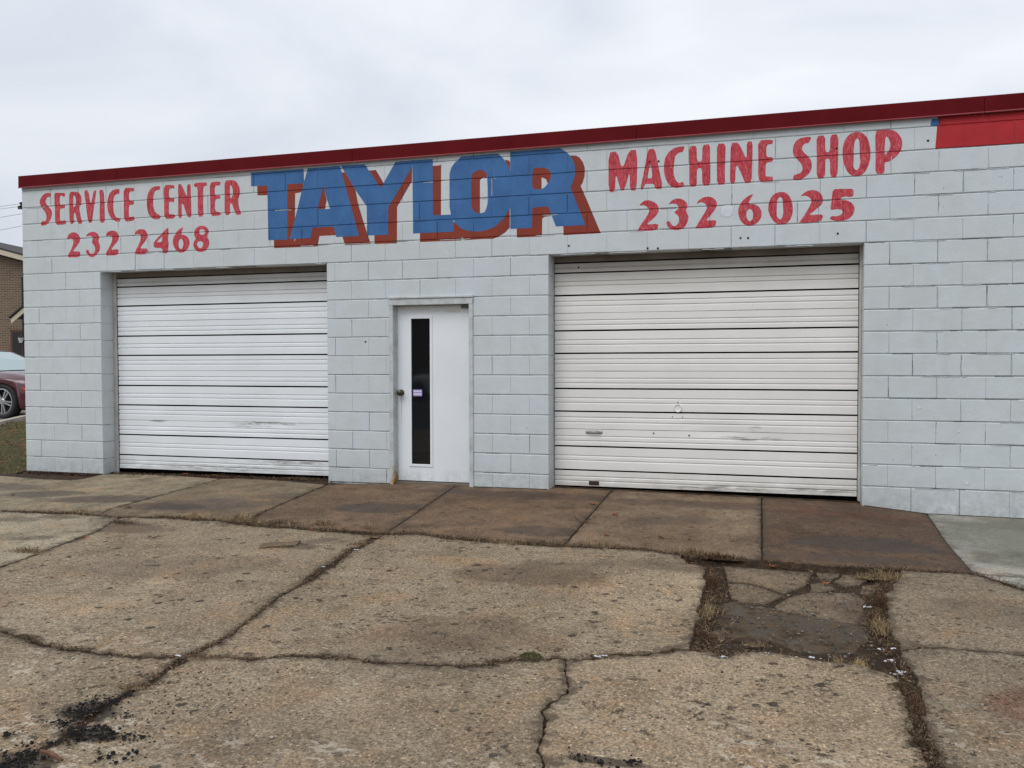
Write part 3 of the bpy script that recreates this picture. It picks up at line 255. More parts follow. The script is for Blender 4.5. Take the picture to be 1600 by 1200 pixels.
rot_ = k.math('MULTIPLY', k.math('MULTIPLY', k.rng(z, .26, .12), k.rng(x, 4.93, 4.90)), k.rng(k.noise(16, 5, .7, vec=k.map((2, 1, .35))), .42, .5)); base = k.mix(rot_, base, k.mix(k.rng(k.noise(30), .4, .6), (.45, .26, .05), (.10, .04, .015)))
k.col(base).bump(k.noise(40, 4, .6), .2, .003); M['frame'] = k.m
k = Mt('dark_glass', .04, .5); k.col((.006, .007, .008)); M['glass'] = k.m
M['brass'] = simple('tarnished_knob', (.10, .085, .06), .38, metal=.8, var=.4, sc=30)
M['sticker'] = simple('violet_sticker', (.28, .20, .52), .5); M['sticker_white'] = simple('sticker_print', (.70, .66, .78), .5)
M['hole'] = simple('anchor_hole', (.018, .017, .016), .9)
M['crack'] = simple('open_joint', (.17, .17, .165), .9, .1, var=.3)
M['patchpaint'] = simple('white_patch', (.62, .655, .69), .7, var=.08, sc=20)
M['roof'] = simple('roof_membrane', (.12, .12, .12), .9)
M['metalgrey'] = simple('grey_metal', (.45, .45, .45), .4, metal=.6)
# concrete
def concrete(name, A, B, spec):
    if 'apron' in name: spec.setdefault('grain', .55)
    k = Mt(name, .86, .3)
    big = k.noise(.8, 6, .6, .4, loc=spec.get('loc', (0, 0, 0))); mid = k.noise(4.5, 6, .65); fine = k.noise(90, 4, .75); gr = k.noise(210, 2, .8)
    base = k.mix(k.rng(big, .34, .66), A, B)
    base = k.mix(k.rng(mid, .42, .66, 0, spec.get('mid', .62)), base, tuple(v*q for v, q in zip(A, (.62, .60, .58))))
    sm = k.noise(17, 5, .7); base = k.mix(k.rng(sm, .5, .68, 0, spec.get('mid', .5)), base, tuple(v*q for v, q in zip(A, (.60, .55, .50))))
    stv = k.noise(2.2, 6, .7, vec=k.map((1.7, .22, 1), (0, 0, spec.get('srot', .12))))
    base = k.mix(k.rng(stv, .56, .74, 0, spec.get('streak', .35)), base, tuple(min(1, v*1.45) for v in A))
    # exposed aggregate: pale and dark stones
    vc = k.vor(70, out='Color'); vd = k.vor(70)
    sp2 = k.t.nodes.new('ShaderNodeSeparateColor'); k.t.links.new(vc, sp2.inputs[0])
    ag = spec.get('agg', 1.)
    base = k.mix(k.rng(k.noise(1.9, 6, .7, .8, loc=(2, 9, 0)), .50, .64, 0, spec.get('damp', .8)), base, tuple(v*q for v, q in zip(A, (.60, .56, .50))))
    base = k.mix(k.rng(k.noise(1.3, 5, .65, .5, loc=(12, 3, 0)), .54, .70, 0, .5), base, tuple(min(1, v*1.30) for v in B))
    base = k.mix(k.rng(k.noise(2.6, 5, .65, .5, loc=(1, 13, 0)), .52, .68, 0, .55), base, tuple(v*q for v, q in zip(B, (1.10, .85, .64))))
    base = k.mix(k.math('MULTIPLY', k.rng(sp2.outputs[0], .60, .92), k.math('MULTIPLY', k.rng(vd, .55, .3), min(1, .75*ag))), base, tuple(min(1, v*1.75) for v in B))
    base = k.mix(k.math('MULTIPLY', k.rng(sp2.outputs[1], .62, .95), k.math('MULTIPLY', k.rng(vd, .6, .3), min(1, .95*ag))), base, tuple(v*.25 for v in A))
    base = k.mix(k.math('MULTIPLY', k.rng(sp2.outputs[2], .8, .95), k.math('MULTIPLY', k.rng(vd, .55, .3), .5*ag)), base, (.36, .19, .11))
    base = k.mix(k.rng(gr, .52, .66, 0, min(1, .8*ag)), base, tuple(v*.5 for v in A))
    base = k.mix(k.rng(fine, .53, .66, 0, .65*ag), base, tuple(min(1, v*1.5) for v in A))
    g1_ = k.noise(58, 2, .6, loc=(5, 5, 0)); g2_ = k.noise(120, 2, .6, loc=(1, 8, 0)); am_ = spec.get('grain', .68)
    base = k.mix(1., base, k.mix(k.rng(g1_, .36, .64), tuple(1-.42*am_ for _ in range(3)), tuple(1+.36*am_ for _ in range(3))), 'MULTIPLY')
    base = k.mix(1., base, k.mix(k.rng(g2_, .36, .64), tuple(1-.34*am_ for _ in range(3)), tuple(1+.30*am_ for _ in range(3))), 'MULTIPLY')
    # pop-outs and pits
    wv = k.map(); 
    pv = k.vor(6.5, vec=k.map((1, 1, 0), loc=(.3, .1, 0))); pn = k.noise(22, 4, .7)
    pit = k.rng(k.math('ADD', pv, k.math('MULTIPLY', pn, .5)),   .42, .37); pit = k.math('MULTIPLY', pit, k.rng(k.noise(1.1, 3), .40, .52))
    spl = k.math('MULTIPLY', k.rng(k.noise(13, 6, .75, vec=k.map((1, 1.3, 1), loc=(4, 2, 0))), .545, .59), k.rng(k.noise(1.5, 4, loc=(3, 1, 0)), .47, .56))
    base = k.mix(k.math('MULTIPLY', k.math('MULTIPLY', spl, spec.get('halo', .8)), k.rng(k.sep()[1], -4.3, -5.3, .08, 1)), base, (.46, .41, .33))
    spd = k.math('MULTIPLY', k.rng(k.noise(15, 6, .75, loc=(9, 2, 0)), .575, .61), k.rng(k.noise(1.3, 3, loc=(5, 7, 0)), .44, .56))
    base = k.mix(k.math('MULTIPLY', spd, spec.get('pit', .85)), base, (.034, .024, .016))
    base = k.mix(k.math('MULTIPLY', pit, spec.get('pit', .85)), base, (.022, .016, .011))
    pv2 = k.vor(17, vec=k.map((1, 1, 0), loc=(.7, .4, 0))); p2 = k.math('MULTIPLY', k.rng(k.math('ADD', pv2, k.math('MULTIPLY', pn, .2)), .285, .245), k.rng(k.noise(2.3, 4), .44, .54)); base = k.mix(k.math('MULTIPLY', p2, spec.get('pit', .85)), base, (.028, .020, .014))
    # soil and moss creeping in from the joints
    ed = k.attr('edge'); e2 = k.math('ADD', ed, k.math('MULTIPLY', k.math('SUBTRACT', k.noise(11, 7, .75), .5), 2.2))
    base = k.mix(k.rng(e2, .78, 1.02, 0, spec.get('edge', .85)), base, (.070, .048, .030)); base = k.mix(k.rng(e2, .35, 1.0, 0, .16), base, tuple(v*.5 for v in A))
    wet = None
    for (x, y, rx, ry, rot, colr, amt) in spec.get('spots', []):
        if rot != 'abs': x += (8.5-x)*(.022+.014*abs(y)); y = y*1.05-.03
        else: rot = 0
        s_ = k.math('MULTIPLY', k.spot(x, y, rx, ry, rot), amt); base = k.mix(s_, base, colr, 'MULTIPLY')
        wet = s_ if wet is None else k.math('MAXIMUM', wet, s_)
    k.col(base)
    if wet is not None: k.rough(k.rng(wet, 0, 1, .86, .5))
    hgt = k.mix(.5, fine, gr); k.bump(k.mix(.35, hgt, vd), .55*spec.get('rel', 1), .006).bump(mid, .25, .02)
    hp = k.math('SUBTRACT', 1., k.math('MAXIMUM', pit, p2)); k.bump(hp, .8, .008)
    return k.m
TAN, TAN2 = (.236, .180, .118), (.300, .236, .160)
DK = (.38, .33, .29)
def cen(a, b): 
    q = PT['chunks'][a:b]; return sum(p[0] for p in q)/len(q), sum(p[1] for p in q)/len(q)
TAR = [(*cen(0, 15), .15, .08, 'abs', (.22, .19, .17), .9), (*cen(17, 29), .13, .05, 'abs', (.2, .18, .16), .9), (*cen(29, 38), .17, .06, 'abs', (.2, .18, .16), .9), (*cen(-6, None), .17, .03, 'abs', (.2, .18, .16), .9)]
M['slab'] = [concrete('concrete_forecourt', TAN, TAN2, dict(spots=[(MARK['puddles'][3][0]+.08, MARK['puddles'][3][1]-.02, .34, .17, 'abs', (.50, .44, .38), .95), (5.15, -2.62, .25, .10, 'abs', (.45, .38, .32), .9), (7.25, -3.0, .5, .22, 'abs', (.72, .64, .56), .6), (8.0, -3.2, .42, .55, 'abs', (1.28, 1.25, 1.18), .9), (4.9, -3.6, .16, .9, 'abs', (1.2, 1.18, 1.12), .6), (7.15, -4.15, .5, .25, 'abs', (.66, .58, .5), .8), (6.6, -2.75, .3, .12, 'abs', (1.15, .95, .72), .7), (7.1,-2.75,.55,.28,.3,(.62,.58,.52),.7),(6.9,-4.3,.5,.35,0,(.68,.64,.6),.6),(8.05,-2.35,.5,.16,.1,(.6,.56,.5),.6),(4.4,-3.2,.7,.3,.4,(.70,.66,.62),.7),(10.2,-4.4,.35,.22,.5,(.75,.45,.36),.7),(5.1,-2.3,.25,.08,.9,(.5,.45,.4),.8),
        (2.8,-2.1,.42,.12,0,(.5,.45,.4),.9),(9.9,-3.2,.9,.5,.4,(.74,.70,.66),.6),(7.0,-5.2,.9,.4,.1,(.85,.82,.80),.6)] + TAR)),
      concrete('concrete_forecourt_pale', (.285, .235, .160), (.345, .292, .208), dict(agg=.45, pit=.5, halo=.2, spots=[(2.2,-2.05,.2,.08,.1,DK,.8),(1.9,-2.2,.25,.1,.1,DK,.6),(2.62,-2.75,.22,.07,.4,(.45,.4,.35),.8)]))]
M['slab'].append(concrete('concrete_right', (.205, .160, .108), (.255, .20, .138), dict(pit=.8, spots=[(10.0,-4.2,.35,.25,.3,(.7,.42,.33),.8),(10.3,-2.9,.6,.3,0,(.7,.66,.6),.7)])))
M['slab'].append(concrete('concrete_front_warm', (.272, .204, .132), (.325, .250, .168), dict(spots=[(8.0,-5.4,.6,.3,.1,(.8,.77,.74),.6)] + TAR)))
BR, BR2 = (.120, .075, .044), (.215, .145, .090)
M['apron'] = [concrete('concrete_apron_tan', (.215, .170, .110), (.32, .262, .178), dict(agg=.25, pit=.35, halo=.1, streak=.6, srot=-.5, spots=[(2.05,-1.25,.62,.20,.25,DK,.95),(1.2,-1.15,.5,.18,.2,DK,.9),(2.75,-1.2,.3,.1,.3,DK,.8),(.3,-.9,.6,.2,0,DK,.8)])),
      concrete('concrete_apron_mid', (.155, .112, .068), (.255, .195, .126), dict(agg=.35, pit=.4, halo=.15, streak=.5, spots=[(3.3,-1.3,.6,.3,.2,(.5,.42,.36),.9),(3.9,-.8,.4,.13,.2,(.45,.4,.33),.8),(2.9,-1.45,.45,.15,.1,DK,.8)])),
      concrete('concrete_apron_rust', BR, BR2, dict(agg=.45, pit=.5, halo=.15, streak=.4, spots=[(5.1,-1.1,.45,.22,.2,(.42,.40,.38),.9),(6.6,-.25,1.4,.16,0,(.5,.40,.36),.8),(7.5,-1.2,.5,.35,.2,(.5,.46,.44),.8),(6.9,-1.6,.4,.15,.1,(.45,.43,.42),.8)])),
      concrete('concrete_apron_rust_pale', (.142, .094, .056), (.25, .182, .12), dict(agg=.5, pit=.5, halo=.3, loc=(2, 5, 0), spots=[(8.4,-.3,1.2,.16,0,(.5,.40,.34),.8),(7.9,-1.0,.35,.18,.2,(.5,.46,.44),.7)])),
      concrete('concrete_apron_dark', (.092, .056, .034), (.155, .100, .062), dict(agg=.4, pit=.4, halo=.1, spots=[(9.5,-1.45,.55,.24,0,(.42,.43,.45),.9),(9.5,-.4,.8,.15,0,(.75,.42,.32),.6),(9.2,-1.9,.8,.1,0,(.6,.6,.6),.8)]))]
M['newslab'] = concrete('concrete_new', (.29, .28, .24), (.335, .322, .28), dict(agg=.25, pit=.3, halo=0, mid=.35, streak=.15, rel=.5, edge=.5, damp=.3, grain=.35, spots=[(10.98, -.95, .98, .98, 'abs', (.60, .62, .55), .95), (11.0, -1.75, .85, .38, 'abs', (.60, .60, .54), .9), (10.9, -.25, .8, .3, 'abs', (.8, .78, .74), .8)]))
M['newedge'] = concrete('concrete_new_edge', (.36, .355, .30), (.40, .395, .335), dict(agg=.2, pit=.2, halo=0, mid=.3, streak=.1, rel=.4, edge=.5, damp=.2, grain=.35))
M['piece'] = concrete('concrete_patch_piece', (.165, .12, .076), (.215, .16, .105), dict(pit=.5, edge=.45, spots=[(9.35,-2.95,.30,.28,0,(.55,.50,.46),.9)]))
k = Mt('old_asphalt_patch', .95, .1); vc = k.vor(130); base = k.mix(k.rng(k.noise(3, 5, .6), .35, .65), (.068, .054, .040), (.098, .080, .060)); base = k.mix(k.rng(vc, .5, .2, 0, .45), base, (.17, .155, .13)); base = k.mix(k.rng(k.noise(6, 6, .7), .50, .62), base, (.055, .035, .022)); k.col(base).bump(vc, .6, .006).bump(k.noise(30, 4), .4, .01); base = k.mix(k.rng(k.noise(9, 6, .75, loc=(3, 3, 0)), .48, .60), base, (.10, .068, .042)); k.col(base); M['asphalt'] = k.m
k = Mt('joint_soil', .95, .2); k.col(k.mix(k.rng(k.noise(14, 6, .7), .35, .65), (.028, .018, .011), (.085, .052, .030))).bump(k.noise(60, 6, .8), .9, .02); M['soil'] = k.m
k = Mt('parking_lot', .9, .3); k.col(k.mix(k.rng(k.noise(1.5, 6, .6), .3, .7), (.20, .19, .165), (.26, .245, .21))).bump(k.noise(60, 4), .4, .01); M['lot'] = k.m
k = Mt('street_asphalt', .9, .3); k.col(k.mix(k.rng(k.noise(1.5, 6, .6), .3, .7), (.05, .05, .05), (.075, .073, .07))).bump(k.noise(60, 4), .4, .01); M['street'] = k.m
k = Mt('lawn_soil', .95, .2); k.col(k.mix(k.rng(k.noise(3, 6, .7), .4, .62), (.10, .07, .035), (.055, .065, .02))).bump(k.noise(40, 5, .8), .9, .02); M['lawn'] = k.m
for nm, c, v in (('dry', (.30, .215, .120), .4), ('dead', (.155, .108, .060), .4), ('dark', (.060, .038, .023), .4), ('red', (.115, .060, .034), .45), ('yel', (.40, .29, .10), .3), ('moss', (.085, .062, .026), .4), ('green', (.075, .078, .022), .35), ('grn', (.06, .085, .025), .5), ('lawngreen', (.055, .10, .025), .4)):
    M['p_' + nm] = simple('plant_' + nm, c, .85, .2, var=v, sc=25)
M['leaf'] = simple('fallen_leaf', (.30, .09, .035), .8, .2, var=.45, sc=20)
M['paper'] = simple('white_scrap', (.62, .62, .64), .7, var=.08)
M['stone'] = simple('grey_pebble', (.17, .155, .135), .7, var=.5, sc=25); M['stoned'] = simple('dark_pebble', (.045, .04, .038), .7, var=.5, sc=25); M['stonew'] = simple('pale_pebble', (.36, .33, .28), .7, var=.2, sc=25)
M['bitumen'] = simple('asphalt_crumb', (.010, .0095, .009), .8, .2, var=.5, sc=40)
M['bark'] = simple('bark', (.11, .05, .025), .85, var=.5, sc=30)
M['kerb'] = simple('kerb_concrete', (.34, .31, .25), .85, var=.2, sc=5, bump=.3)
k = Mt('brick_wall', .9, .25); br = k.t.nodes.new('ShaderNodeTexBrick'); br.offset = .5
sx_ = k.sep(); cb_ = k.t.nodes.new('ShaderNodeCombineXYZ'); k.t.links.new(k.math('ADD', sx_[0], sx_[1]), cb_.inputs[0]); k.t.links.new(sx_[2], cb_.inputs[1]); k.t.links.new(cb_.outputs[0], br.inputs[0]); br.inputs['Scale'].default_value = 1; br.inputs['Brick Width'].default_value = .215; br.inputs['Row Height'].default_value = .0677; br.inputs['Mortar Size'].default_value = .009
br.inputs['Color1'].default_value = (.155, .098, .062, 1); br.inputs['Color2'].default_value = (.075, .042, .028, 1); br.inputs['Mortar'].default_value = (.27, .235, .185, 1); br.inputs['Bias'].default_value = -.25
k.col(k.mix(k.rng(k.noise(30, 3), .3, .7, 0, .3), br.outputs[0], (.2, .15, .1))); M['brick'] = k.m; k.bump(br.outputs[1], -.6, .01)
k = Mt('shingles', .9, .25); k.col(k.mix(k.rng(k.noise(9, 5, .7, vec=k.map((.5, 2, 2))), .35, .65), (.045, .042, .042), (.10, .092, .088))); M['shingle'] = k.m
M['trim'] = simple('tan_trim', (.52, .46, .34), .6, var=.06)
M['darkwood'] = simple('dark_door', (.012, .011, .011), .5)
k = Mt('car_paint_maroon', .28, .5); k.col((.075, .010, .018)); k.b.inputs['Coat Weight'].default_value = .7; k.b.inputs['Coat Roughness'].default_value = .05; M['maroon'] = k.m
k = Mt('car_paint_white', .3, .5); k.col((.75, .75, .75)); k.b.inputs['Coat Weight'].default_value = .5; M['carwhite'] = k.m
k = Mt('car_glass_sky_tint', .06, .6); k.col((.30, .40, .40)); M['carglass'] = k.m  # pale cyan base paints the sky's reflection into the glass
M['tyre'] = simple('tyre_rubber', (.016, .016, .017), .8); M['alloy'] = simple('alloy_wheel', (.42, .42, .43), .3, metal=.7); M['black'] = simple('black_plastic', (.012, .012, .012), .6)
M['amber'] = simple('side_marker', (.65, .07, .02), .3); M['chrome'] = simple('chrome_trim', (.6, .6, .6), .15, metal=1.)
M['wire'] = simple('wire', (.28, .29, .31), .6); M['pole'] = simple('pole_wood', (.10, .075, .055), .9); M['clear'] = simple('lamp_glass', (.55, .55, .5), .2)
# ------------------------------------------------------------ ground shape
def lerp_tab(x, X, Y):
    if x <= X[0]: return Y[0]
    for i in range(len(X)-1):
        if x <= X[i+1]: return Y[i] + (Y[i+1]-Y[i])*(x-X[i])/(X[i+1]-X[i])
    return Y[-1]
def gz(x, y):
    b = lerp_tab(x, [-2,0,1,4,6.6,8,9.6,10.1,11,16], [.01,.022,.02,.045,.055,.04,.022,-.028,-.035,-.045])
    w = min(1, max(0, 1 + y/2.3)) if y < 0 else 1.
    return b*w + .02*min(y, 0)
XL, XR, YB = -6.0, 17.0, -9.5
def ext(pts, dx=None, dy=None, front=False):
    return pts
CR['J'] = [[XL, -1.9], [-2, -1.9]] + CR['J'] + [[10.9, -2.75], [12.5, -4.6], [13.2, -5.2]]
CR['C4'] = CR['C4'][::-1] + [[3.75, -4.66]]
CR['C1'] = CR['C1'] + [[6.0, -7.2], [6.05, YB]]
CR['C2'] = [[XL, -4.7], [3.76, -4.72]] + CR['C2']
CR['C3'] = CR['C3'] + [[7.9, -6.2], [7.95, YB]]
CR['C6'] = CR['C6'] + [[9.25, -6.4], [9.2, YB]]
CR['C7'] = CR['C7'] + [[12, -3.8], [XR, -3.9]]
for a_ in ('A1', 'A2', 'A3', 'A4', 'A5', 'A6'):
    CR[a_] = [[CR[a_][0][0] - (CR[a_][1][0]-CR[a_][0][0])*.25, .26]] + CR[a_]
CR['N'] = CR['N'] + [[12, -2.1], [XR, -2.2]]
WID = dict(J=(.024, .9, .018), C4=(.008, .6, .012), C1=(.017, .7, .016), C2=(.010, .9, .024), C3=(.0038, 1.1, .026), PL=(.004, .2, .020), PB=(.004, .2, .016), PR=(.004, .2, .026),
           C6=(.034, .6, .020), C7=(.003, .6, .016), A1=(.004, .3, .003), A2=(.008, .6, .006), A3=(.005, .3, .003), A4=(.006, .3, .004), A5=(.008, .3, .004), A6=(.004, .2, .002), N=(.004, .2, .002))
LINES = {}
def fnoise(p, sc): return noise.fractal(Vector(p)*sc, 1., 2.1, 4)
def dens(pts, step=.022):
    r = []
    for a, b in zip(pts, pts[1:]):
        a, b = Vector(a), Vector(b); n = max(1, int((b-a).length/step))
        far = min(a.x, b.x) < 0 or max(a.x, b.x) > 12.5 or min(a.y, b.y) < -6.6
        if far: n = max(1, n//6)
        r += [a + (b-a)*i/n for i in range(n)]
    r.append(Vector(pts[-1])); return r
for nm, pts in CR.items():
    P2 = dens(pts); bw, wv, jit = WID[nm]; s1 = hash_ = sum(ord(c)*(i+3) for i, c in enumerate(nm))
    ctr = []; lft = []; rgt = []; hw = []
    for i, p in enumerate(P2):
        t = (P2[min(i+1, len(P2)-1)] - P2[max(i-1, 0)]).normalized(); nrm = Vector((-t.y, t.x))
        c = p + nrm * jit * (fnoise((p.x, p.y, s1), 5.5) + .45*fnoise((p.x, p.y, s1+5), 19))
        w = bw * max(.15, 1 + wv*1.6*fnoise((p.x, p.y, s1+9), 2.2))
        if nm == 'C1': w *= 2.2 if p.y > -3.5 else (.6 if p.y > -4.7 else 1.25)
        if nm == 'J': w *= 1.35 if 4.2 < p.x < 8.7 else .8
        wl = w + (jit*.62+.003)*fnoise((p.x, p.y, s1+20), 34) + .35*jit*fnoise((p.x, p.y, s1+50), 9); wr = w + (jit*.62+.003)*fnoise((p.x, p.y, s1+31), 34) + .35*jit*fnoise((p.x, p.y, s1+60), 9)
        ctr.append(c); hw.append(w); lft.append(c + nrm*max(.0012, wl)); rgt.append(c - nrm*max(.0012, wr))
    LINES[nm] = dict(c=ctr, l=lft, r=rgt, w=hw)
def side(nm, s, x0=None, x1=None, rev=False):
    L = LINES[nm]; P_ = L['l'] if s > 0 else L['r']
    idx = range(len(P_))
    if x0 is not None: idx = [i for i in idx if x0 - 1e-6 <= L['c'][i].x <= x1 + 1e-6]
    r = [P_[i] for i in idx]
    return r[::-1] if rev else r
def clean(poly):
    r = []
    for p in poly:
        if not r or (p - r[-1]).length > .004: r.append(p)
    while len(r) > 3 and (r[0]-r[-1]).length < .004: r.pop()
    return r
def inside(p, poly):
    c = False; j = len(poly)-1
    for i in range(len(poly)):
        a, b = poly[i], poly[j]
        if (a.y > p.y) != (b.y > p.y) and p.x < (b.x-a.x)*(p.y-a.y)/(b.y-a.y)+a.x: c = not c
        j = i
    return c
def slab(name, poly, mat, parent, off=0., grid=.12, thick=.06, tilt=(0, 0, 0), label=None, chamf=.007, wob=.002):
    poly = clean([Vector(p[:2]) for p in poly]); ar = sum(a.x*b.y-b.x*a.y for a, b in zip(poly, poly[1:]+poly[:1]))
    if ar < 0: poly.reverse()
    n = len(poly)
    kd_ = kdtree.KDTree(n)
    for i, p in enumerate(poly): kd_.insert((p.x, p.y, 0), i)
    kd_.balance()
    pts = list(poly); x0 = min(p.x for p in poly); x1 = max(p.x for p in poly); y0 = min(p.y for p in poly); y1 = max(p.y for p in poly)
    extra = []
    for i, p in enumerate(poly):
        t = (poly[(i+1) % n] - poly[i-1]); t.normalize(); q = p + Vector((-t.y, t.x))*chamf
        if i % 2 == 0 and inside(q, poly) and kd_.find((q.x, q.y, 0))[2] > chamf*.7: extra.append(q)
    y = y0 + grid/2
    while y < y1:
        x = x0 + grid/2
        while x < x1:
            q = Vector((x + rnd.uniform(-.2, .2)*grid, y + rnd.uniform(-.2, .2)*grid))
            if inside(q, poly) and kd_.find((q.x, q.y, 0))[2] > max(.03, chamf*2): extra.append(q)
            x += grid
        y += grid
    vo, _, fo, ov, _, _ = delaunay_2d_cdt(pts + extra, [], [list(range(n))], 1, 1e-5)
    V = []; ed = []
    cx, cy = (x0+x1)/2, (y0+y1)/2
    for i, v in enumerate(vo):
        d = kd_.find((v.x, v.y, 0))[2]; z = gz(v.x, v.y) + off + wob*fnoise((v.x, v.y, 3), 1.5) + tilt[0]*(v.x-cx) + tilt[1]*(v.y-cy) + tilt[2]
        if d < 1e-4: z -= .0025 if chamf > .005 else .001
        V.append((v.x, v.y, z)); ed.append(max(0., 1 - d/.16))
    F = [tuple(f) for f in fo]; nb = len(V)
    ring = [i for i, s in enumerate(ov) if any(q < n for q in s)]
    order = {}
    for i in ring:
        for q in ov[i]:
            if q < n: order[q] = i
    rr = [order[q] for q in sorted(order)]
    b0 = len(V)
    for i in rr: V.append((V[i][0], V[i][1], V[i][2] - thick)); ed.append(1.)
    for a in range(len(rr)): F.append((rr[a], b0+a, b0+(a+1) % len(rr), rr[(a+1) % len(rr)]))
    o = mesh(name, V, F, mat, parent)
    at = o.data.attributes.new('edge', 'FLOAT', 'POINT'); at.data.foreach_set('value', ed)
    o.data.polygons.foreach_set('use_smooth', [len(p.vertices) == 3 for p in o.data.polygons])
    if label: o['label'] = label
    return o
# far ground and paved lots
def sheet(name, xs, ys, zf, mat, label=None, kind='structure', parent=None):
    V = [(x, y, zf(x, y)) for y in ys for x in xs]; nx = len(xs)
    F = [(j*nx+i, j*nx+i+1, (j+1)*nx+i+1, (j+1)*nx+i) for j in range(len(ys)-1) for i in range(nx-1)]
    o = mesh(name, V, F, mat, parent, True); tag(o, label, None, None, kind if not parent else None); return o
def ar(a, b, s): 
    n = max(1, round((b-a)/s)); return [a + (b-a)*i/n for i in range(n+1)]
sheet('ground', [-400, -100, -20, 20, 100, 400], [-400, -100, -20, 20, 100, 400], lambda x, y: -.32, M['street'])
sheet('street', [-200, 200], [-24, -9.6], lambda x, y: -.25, M['street'])
sheet('parking_lot', ar(-70, min(BG['kerb'][0][0], BG['kerb'][1][0])+.3, 3.), ar(-9.4, 60, 2.), lambda x, y: .02*min(y, 0) + .2*min(1, max(0, y/4)), M['lot'])
# soil bed under the slabs
PATCHPOLY = [p for p in LINES['PL']['c']] + [p for p in LINES['PB']['c']] + LINES['PR']['c'][::-1] + [p for p in LINES['J']['c'] if 8.11 < p.x < 9.6][::-1]
def in_patch(x, y): return inside(Vector((x, y)), PATCHPOLY)
def bedz(x, y):
    d = .011 + .005*fnoise((x, y, 0), 9)
    if y > -.1 and 0 < x < 11 and y < .05: d = .02
    if 8.0 < x < 9.85 and -4.4 < y < -1.9 and in_patch(x, y): d = .052 + .008*fnoise((x, y, 2), 8)
    if y < -2.0 and x > 9.9: pass
    return gz(x, y) - d
xs = ar(XL, 3.9, .35) + ar(4.0, 10.6, .055) + ar(10.8, XR, .35); ys = ar(YB, -6.2, .3) + ar(-6.1, -1.6, .055) + ar(-1.5, .3, .12)
bed = sheet('forecourt', xs, ys, bedz, M['soil'], 'cracked tan concrete forecourt over dark joint soil')
J = LINES['J']
def lx(nm, i): return LINES[nm]['c'][i].x
xa = CR['C4'][0][0]; xb = CR['C1'][0][0]; xc = CR['PL'][0][0]; xd = CR['PR'][0][0]; xn = 5.925
x3 = CR['C3'][0][0]; xpl = CR['C2'][-1][0]; xj6 = CR['A6'][-1][0]
V2 = lambda x, y: Vector((x, y))
def vend(nm, s, i0=0, i1=None, rev=False):
    L = LINES[nm]; r = (L['l'] if s > 0 else L['r'])[i0:i1]; return r[::-1] if rev else r
# index of node on C1 (crossing with C2)
c1 = LINES['C1']['c']; kn = min(range(len(c1)), key=lambda i: abs(c1[i].y - (-4.985)))
slab('concrete_slab', side('J', -1, XL, xa-.02) + vend('C4', -1, 1, -1) + side('C2', 1, XL, 3.74, True), M['slab'][1], bed, grid=.25)
slab('concrete_slab', side('J', -1, xa+.02, xb-.02) + vend('C1', -1, 1, kn-1) + side('C2', 1, 3.77, xn-.03, True) + vend('C4', 1, 1, -1, True), M['slab'][0], bed, tilt=(0, 0, -.002))
slab('concrete_slab', side('J', -1, xb+.03, xc) + vend('PL', -1) + side('C2', 1, xn+.03, xpl, True) + vend('C1', 1, 2, kn-1, True), M['slab'][0], bed, tilt=(0, 0, .001))
slab('concrete_slab', side('C2', -1, XL, xn-.03) + vend('C1', -1, kn+2) + [V2(XL, YB)], M['slab'][0], bed, tilt=(0, 0, -.003))
slab('concrete_slab', side('C2', -1, xn+.03, x3-.01) + vend('C3', -1, 1) + vend('C1', 1, kn+2, None, True), M['slab'][0], bed)
slab('concrete_slab', side('C2', -1, x3+.01, xpl) + vend('PB', -1) + vend('C6', -1, 3) + vend('C3', 1, 1, None, True), M['slab'][3], bed, tilt=(0, 0, .002))
slab('concrete_slab', [V2(9.628, -2.04), V2(9.8, -2.03), V2(10.08, -2.02)] + side('J', -1, 10.095, 13.2) + [V2(XR, -5.3), V2(XR, -4.02)][:0] + [V2(XR, -5.0), ][:0] + side('C7', 1, 9.3, 13.1, True) + vend('PR', 1, 0, None, True), M['slab'][2], bed, tilt=(0, 0, -.001)) if False else None
r6 = side('J', -1, xd, xj6) + [p for p in side('J', -1, xj6+.01, 13.0) if p.y > -3.75] + side('C7', 1, 9.3, 11.6, True) + vend('PR', 1, 0, None, True)
slab('concrete_slab', r6, M['slab'][2], bed)
slab('concrete_slab', side('C7', -1, 9.3, 11.6) + [V2(XR, -5.6), V2(XR, YB)] + vend('C6', 1, 2, None, True), M['slab'][2], bed, tilt=(0, 0, -.003))
for i, pc in enumerate(PATCH):
    pp = []
    for a, b in zip(pc, pc[1:]+pc[:1]):
        a, b = Vector(a), Vector(b)
        for q in range(5):
            p = a + (b-a)*q/5; p.y = min(p.y, -2.29); pp.append(p + Vector((fnoise((p.x, p.y, 1), 14), fnoise((p.x, p.y, 5), 14)))*.010)
    slab('broken_piece', pp, M['piece'], bed, off=-.034 - .003*(i % 3), grid=.08, thick=.03, tilt=(rnd.uniform(-.02, .02), rnd.uniform(-.02, .02), 0), chamf=.006)
pp = []
for a, b in zip(ASPH, ASPH[1:]+ASPH[:1]):
    a, b = Vector(a), Vector(b)
    for q in range(6):
        p = a + (b-a)*q/6; pp.append(p + Vector((fnoise((p.x, p.y, 1), 9), fnoise((p.x, p.y, 5), 9)))*.03)
slab('asphalt_patch', pp, M['asphalt'], bed, off=-.044, grid=.06, thick=.02, chamf=.006, wob=.012)
# flat spalled flake
sh = [Vector(p) for p in PT['shard']]; slab('concrete_flake', [sh[0], sh[3]+Vector((0, -.02)), sh[2], sh[1]], M['piece'], bed, off=.010, grid=.05, thick=.010, chamf=.003)
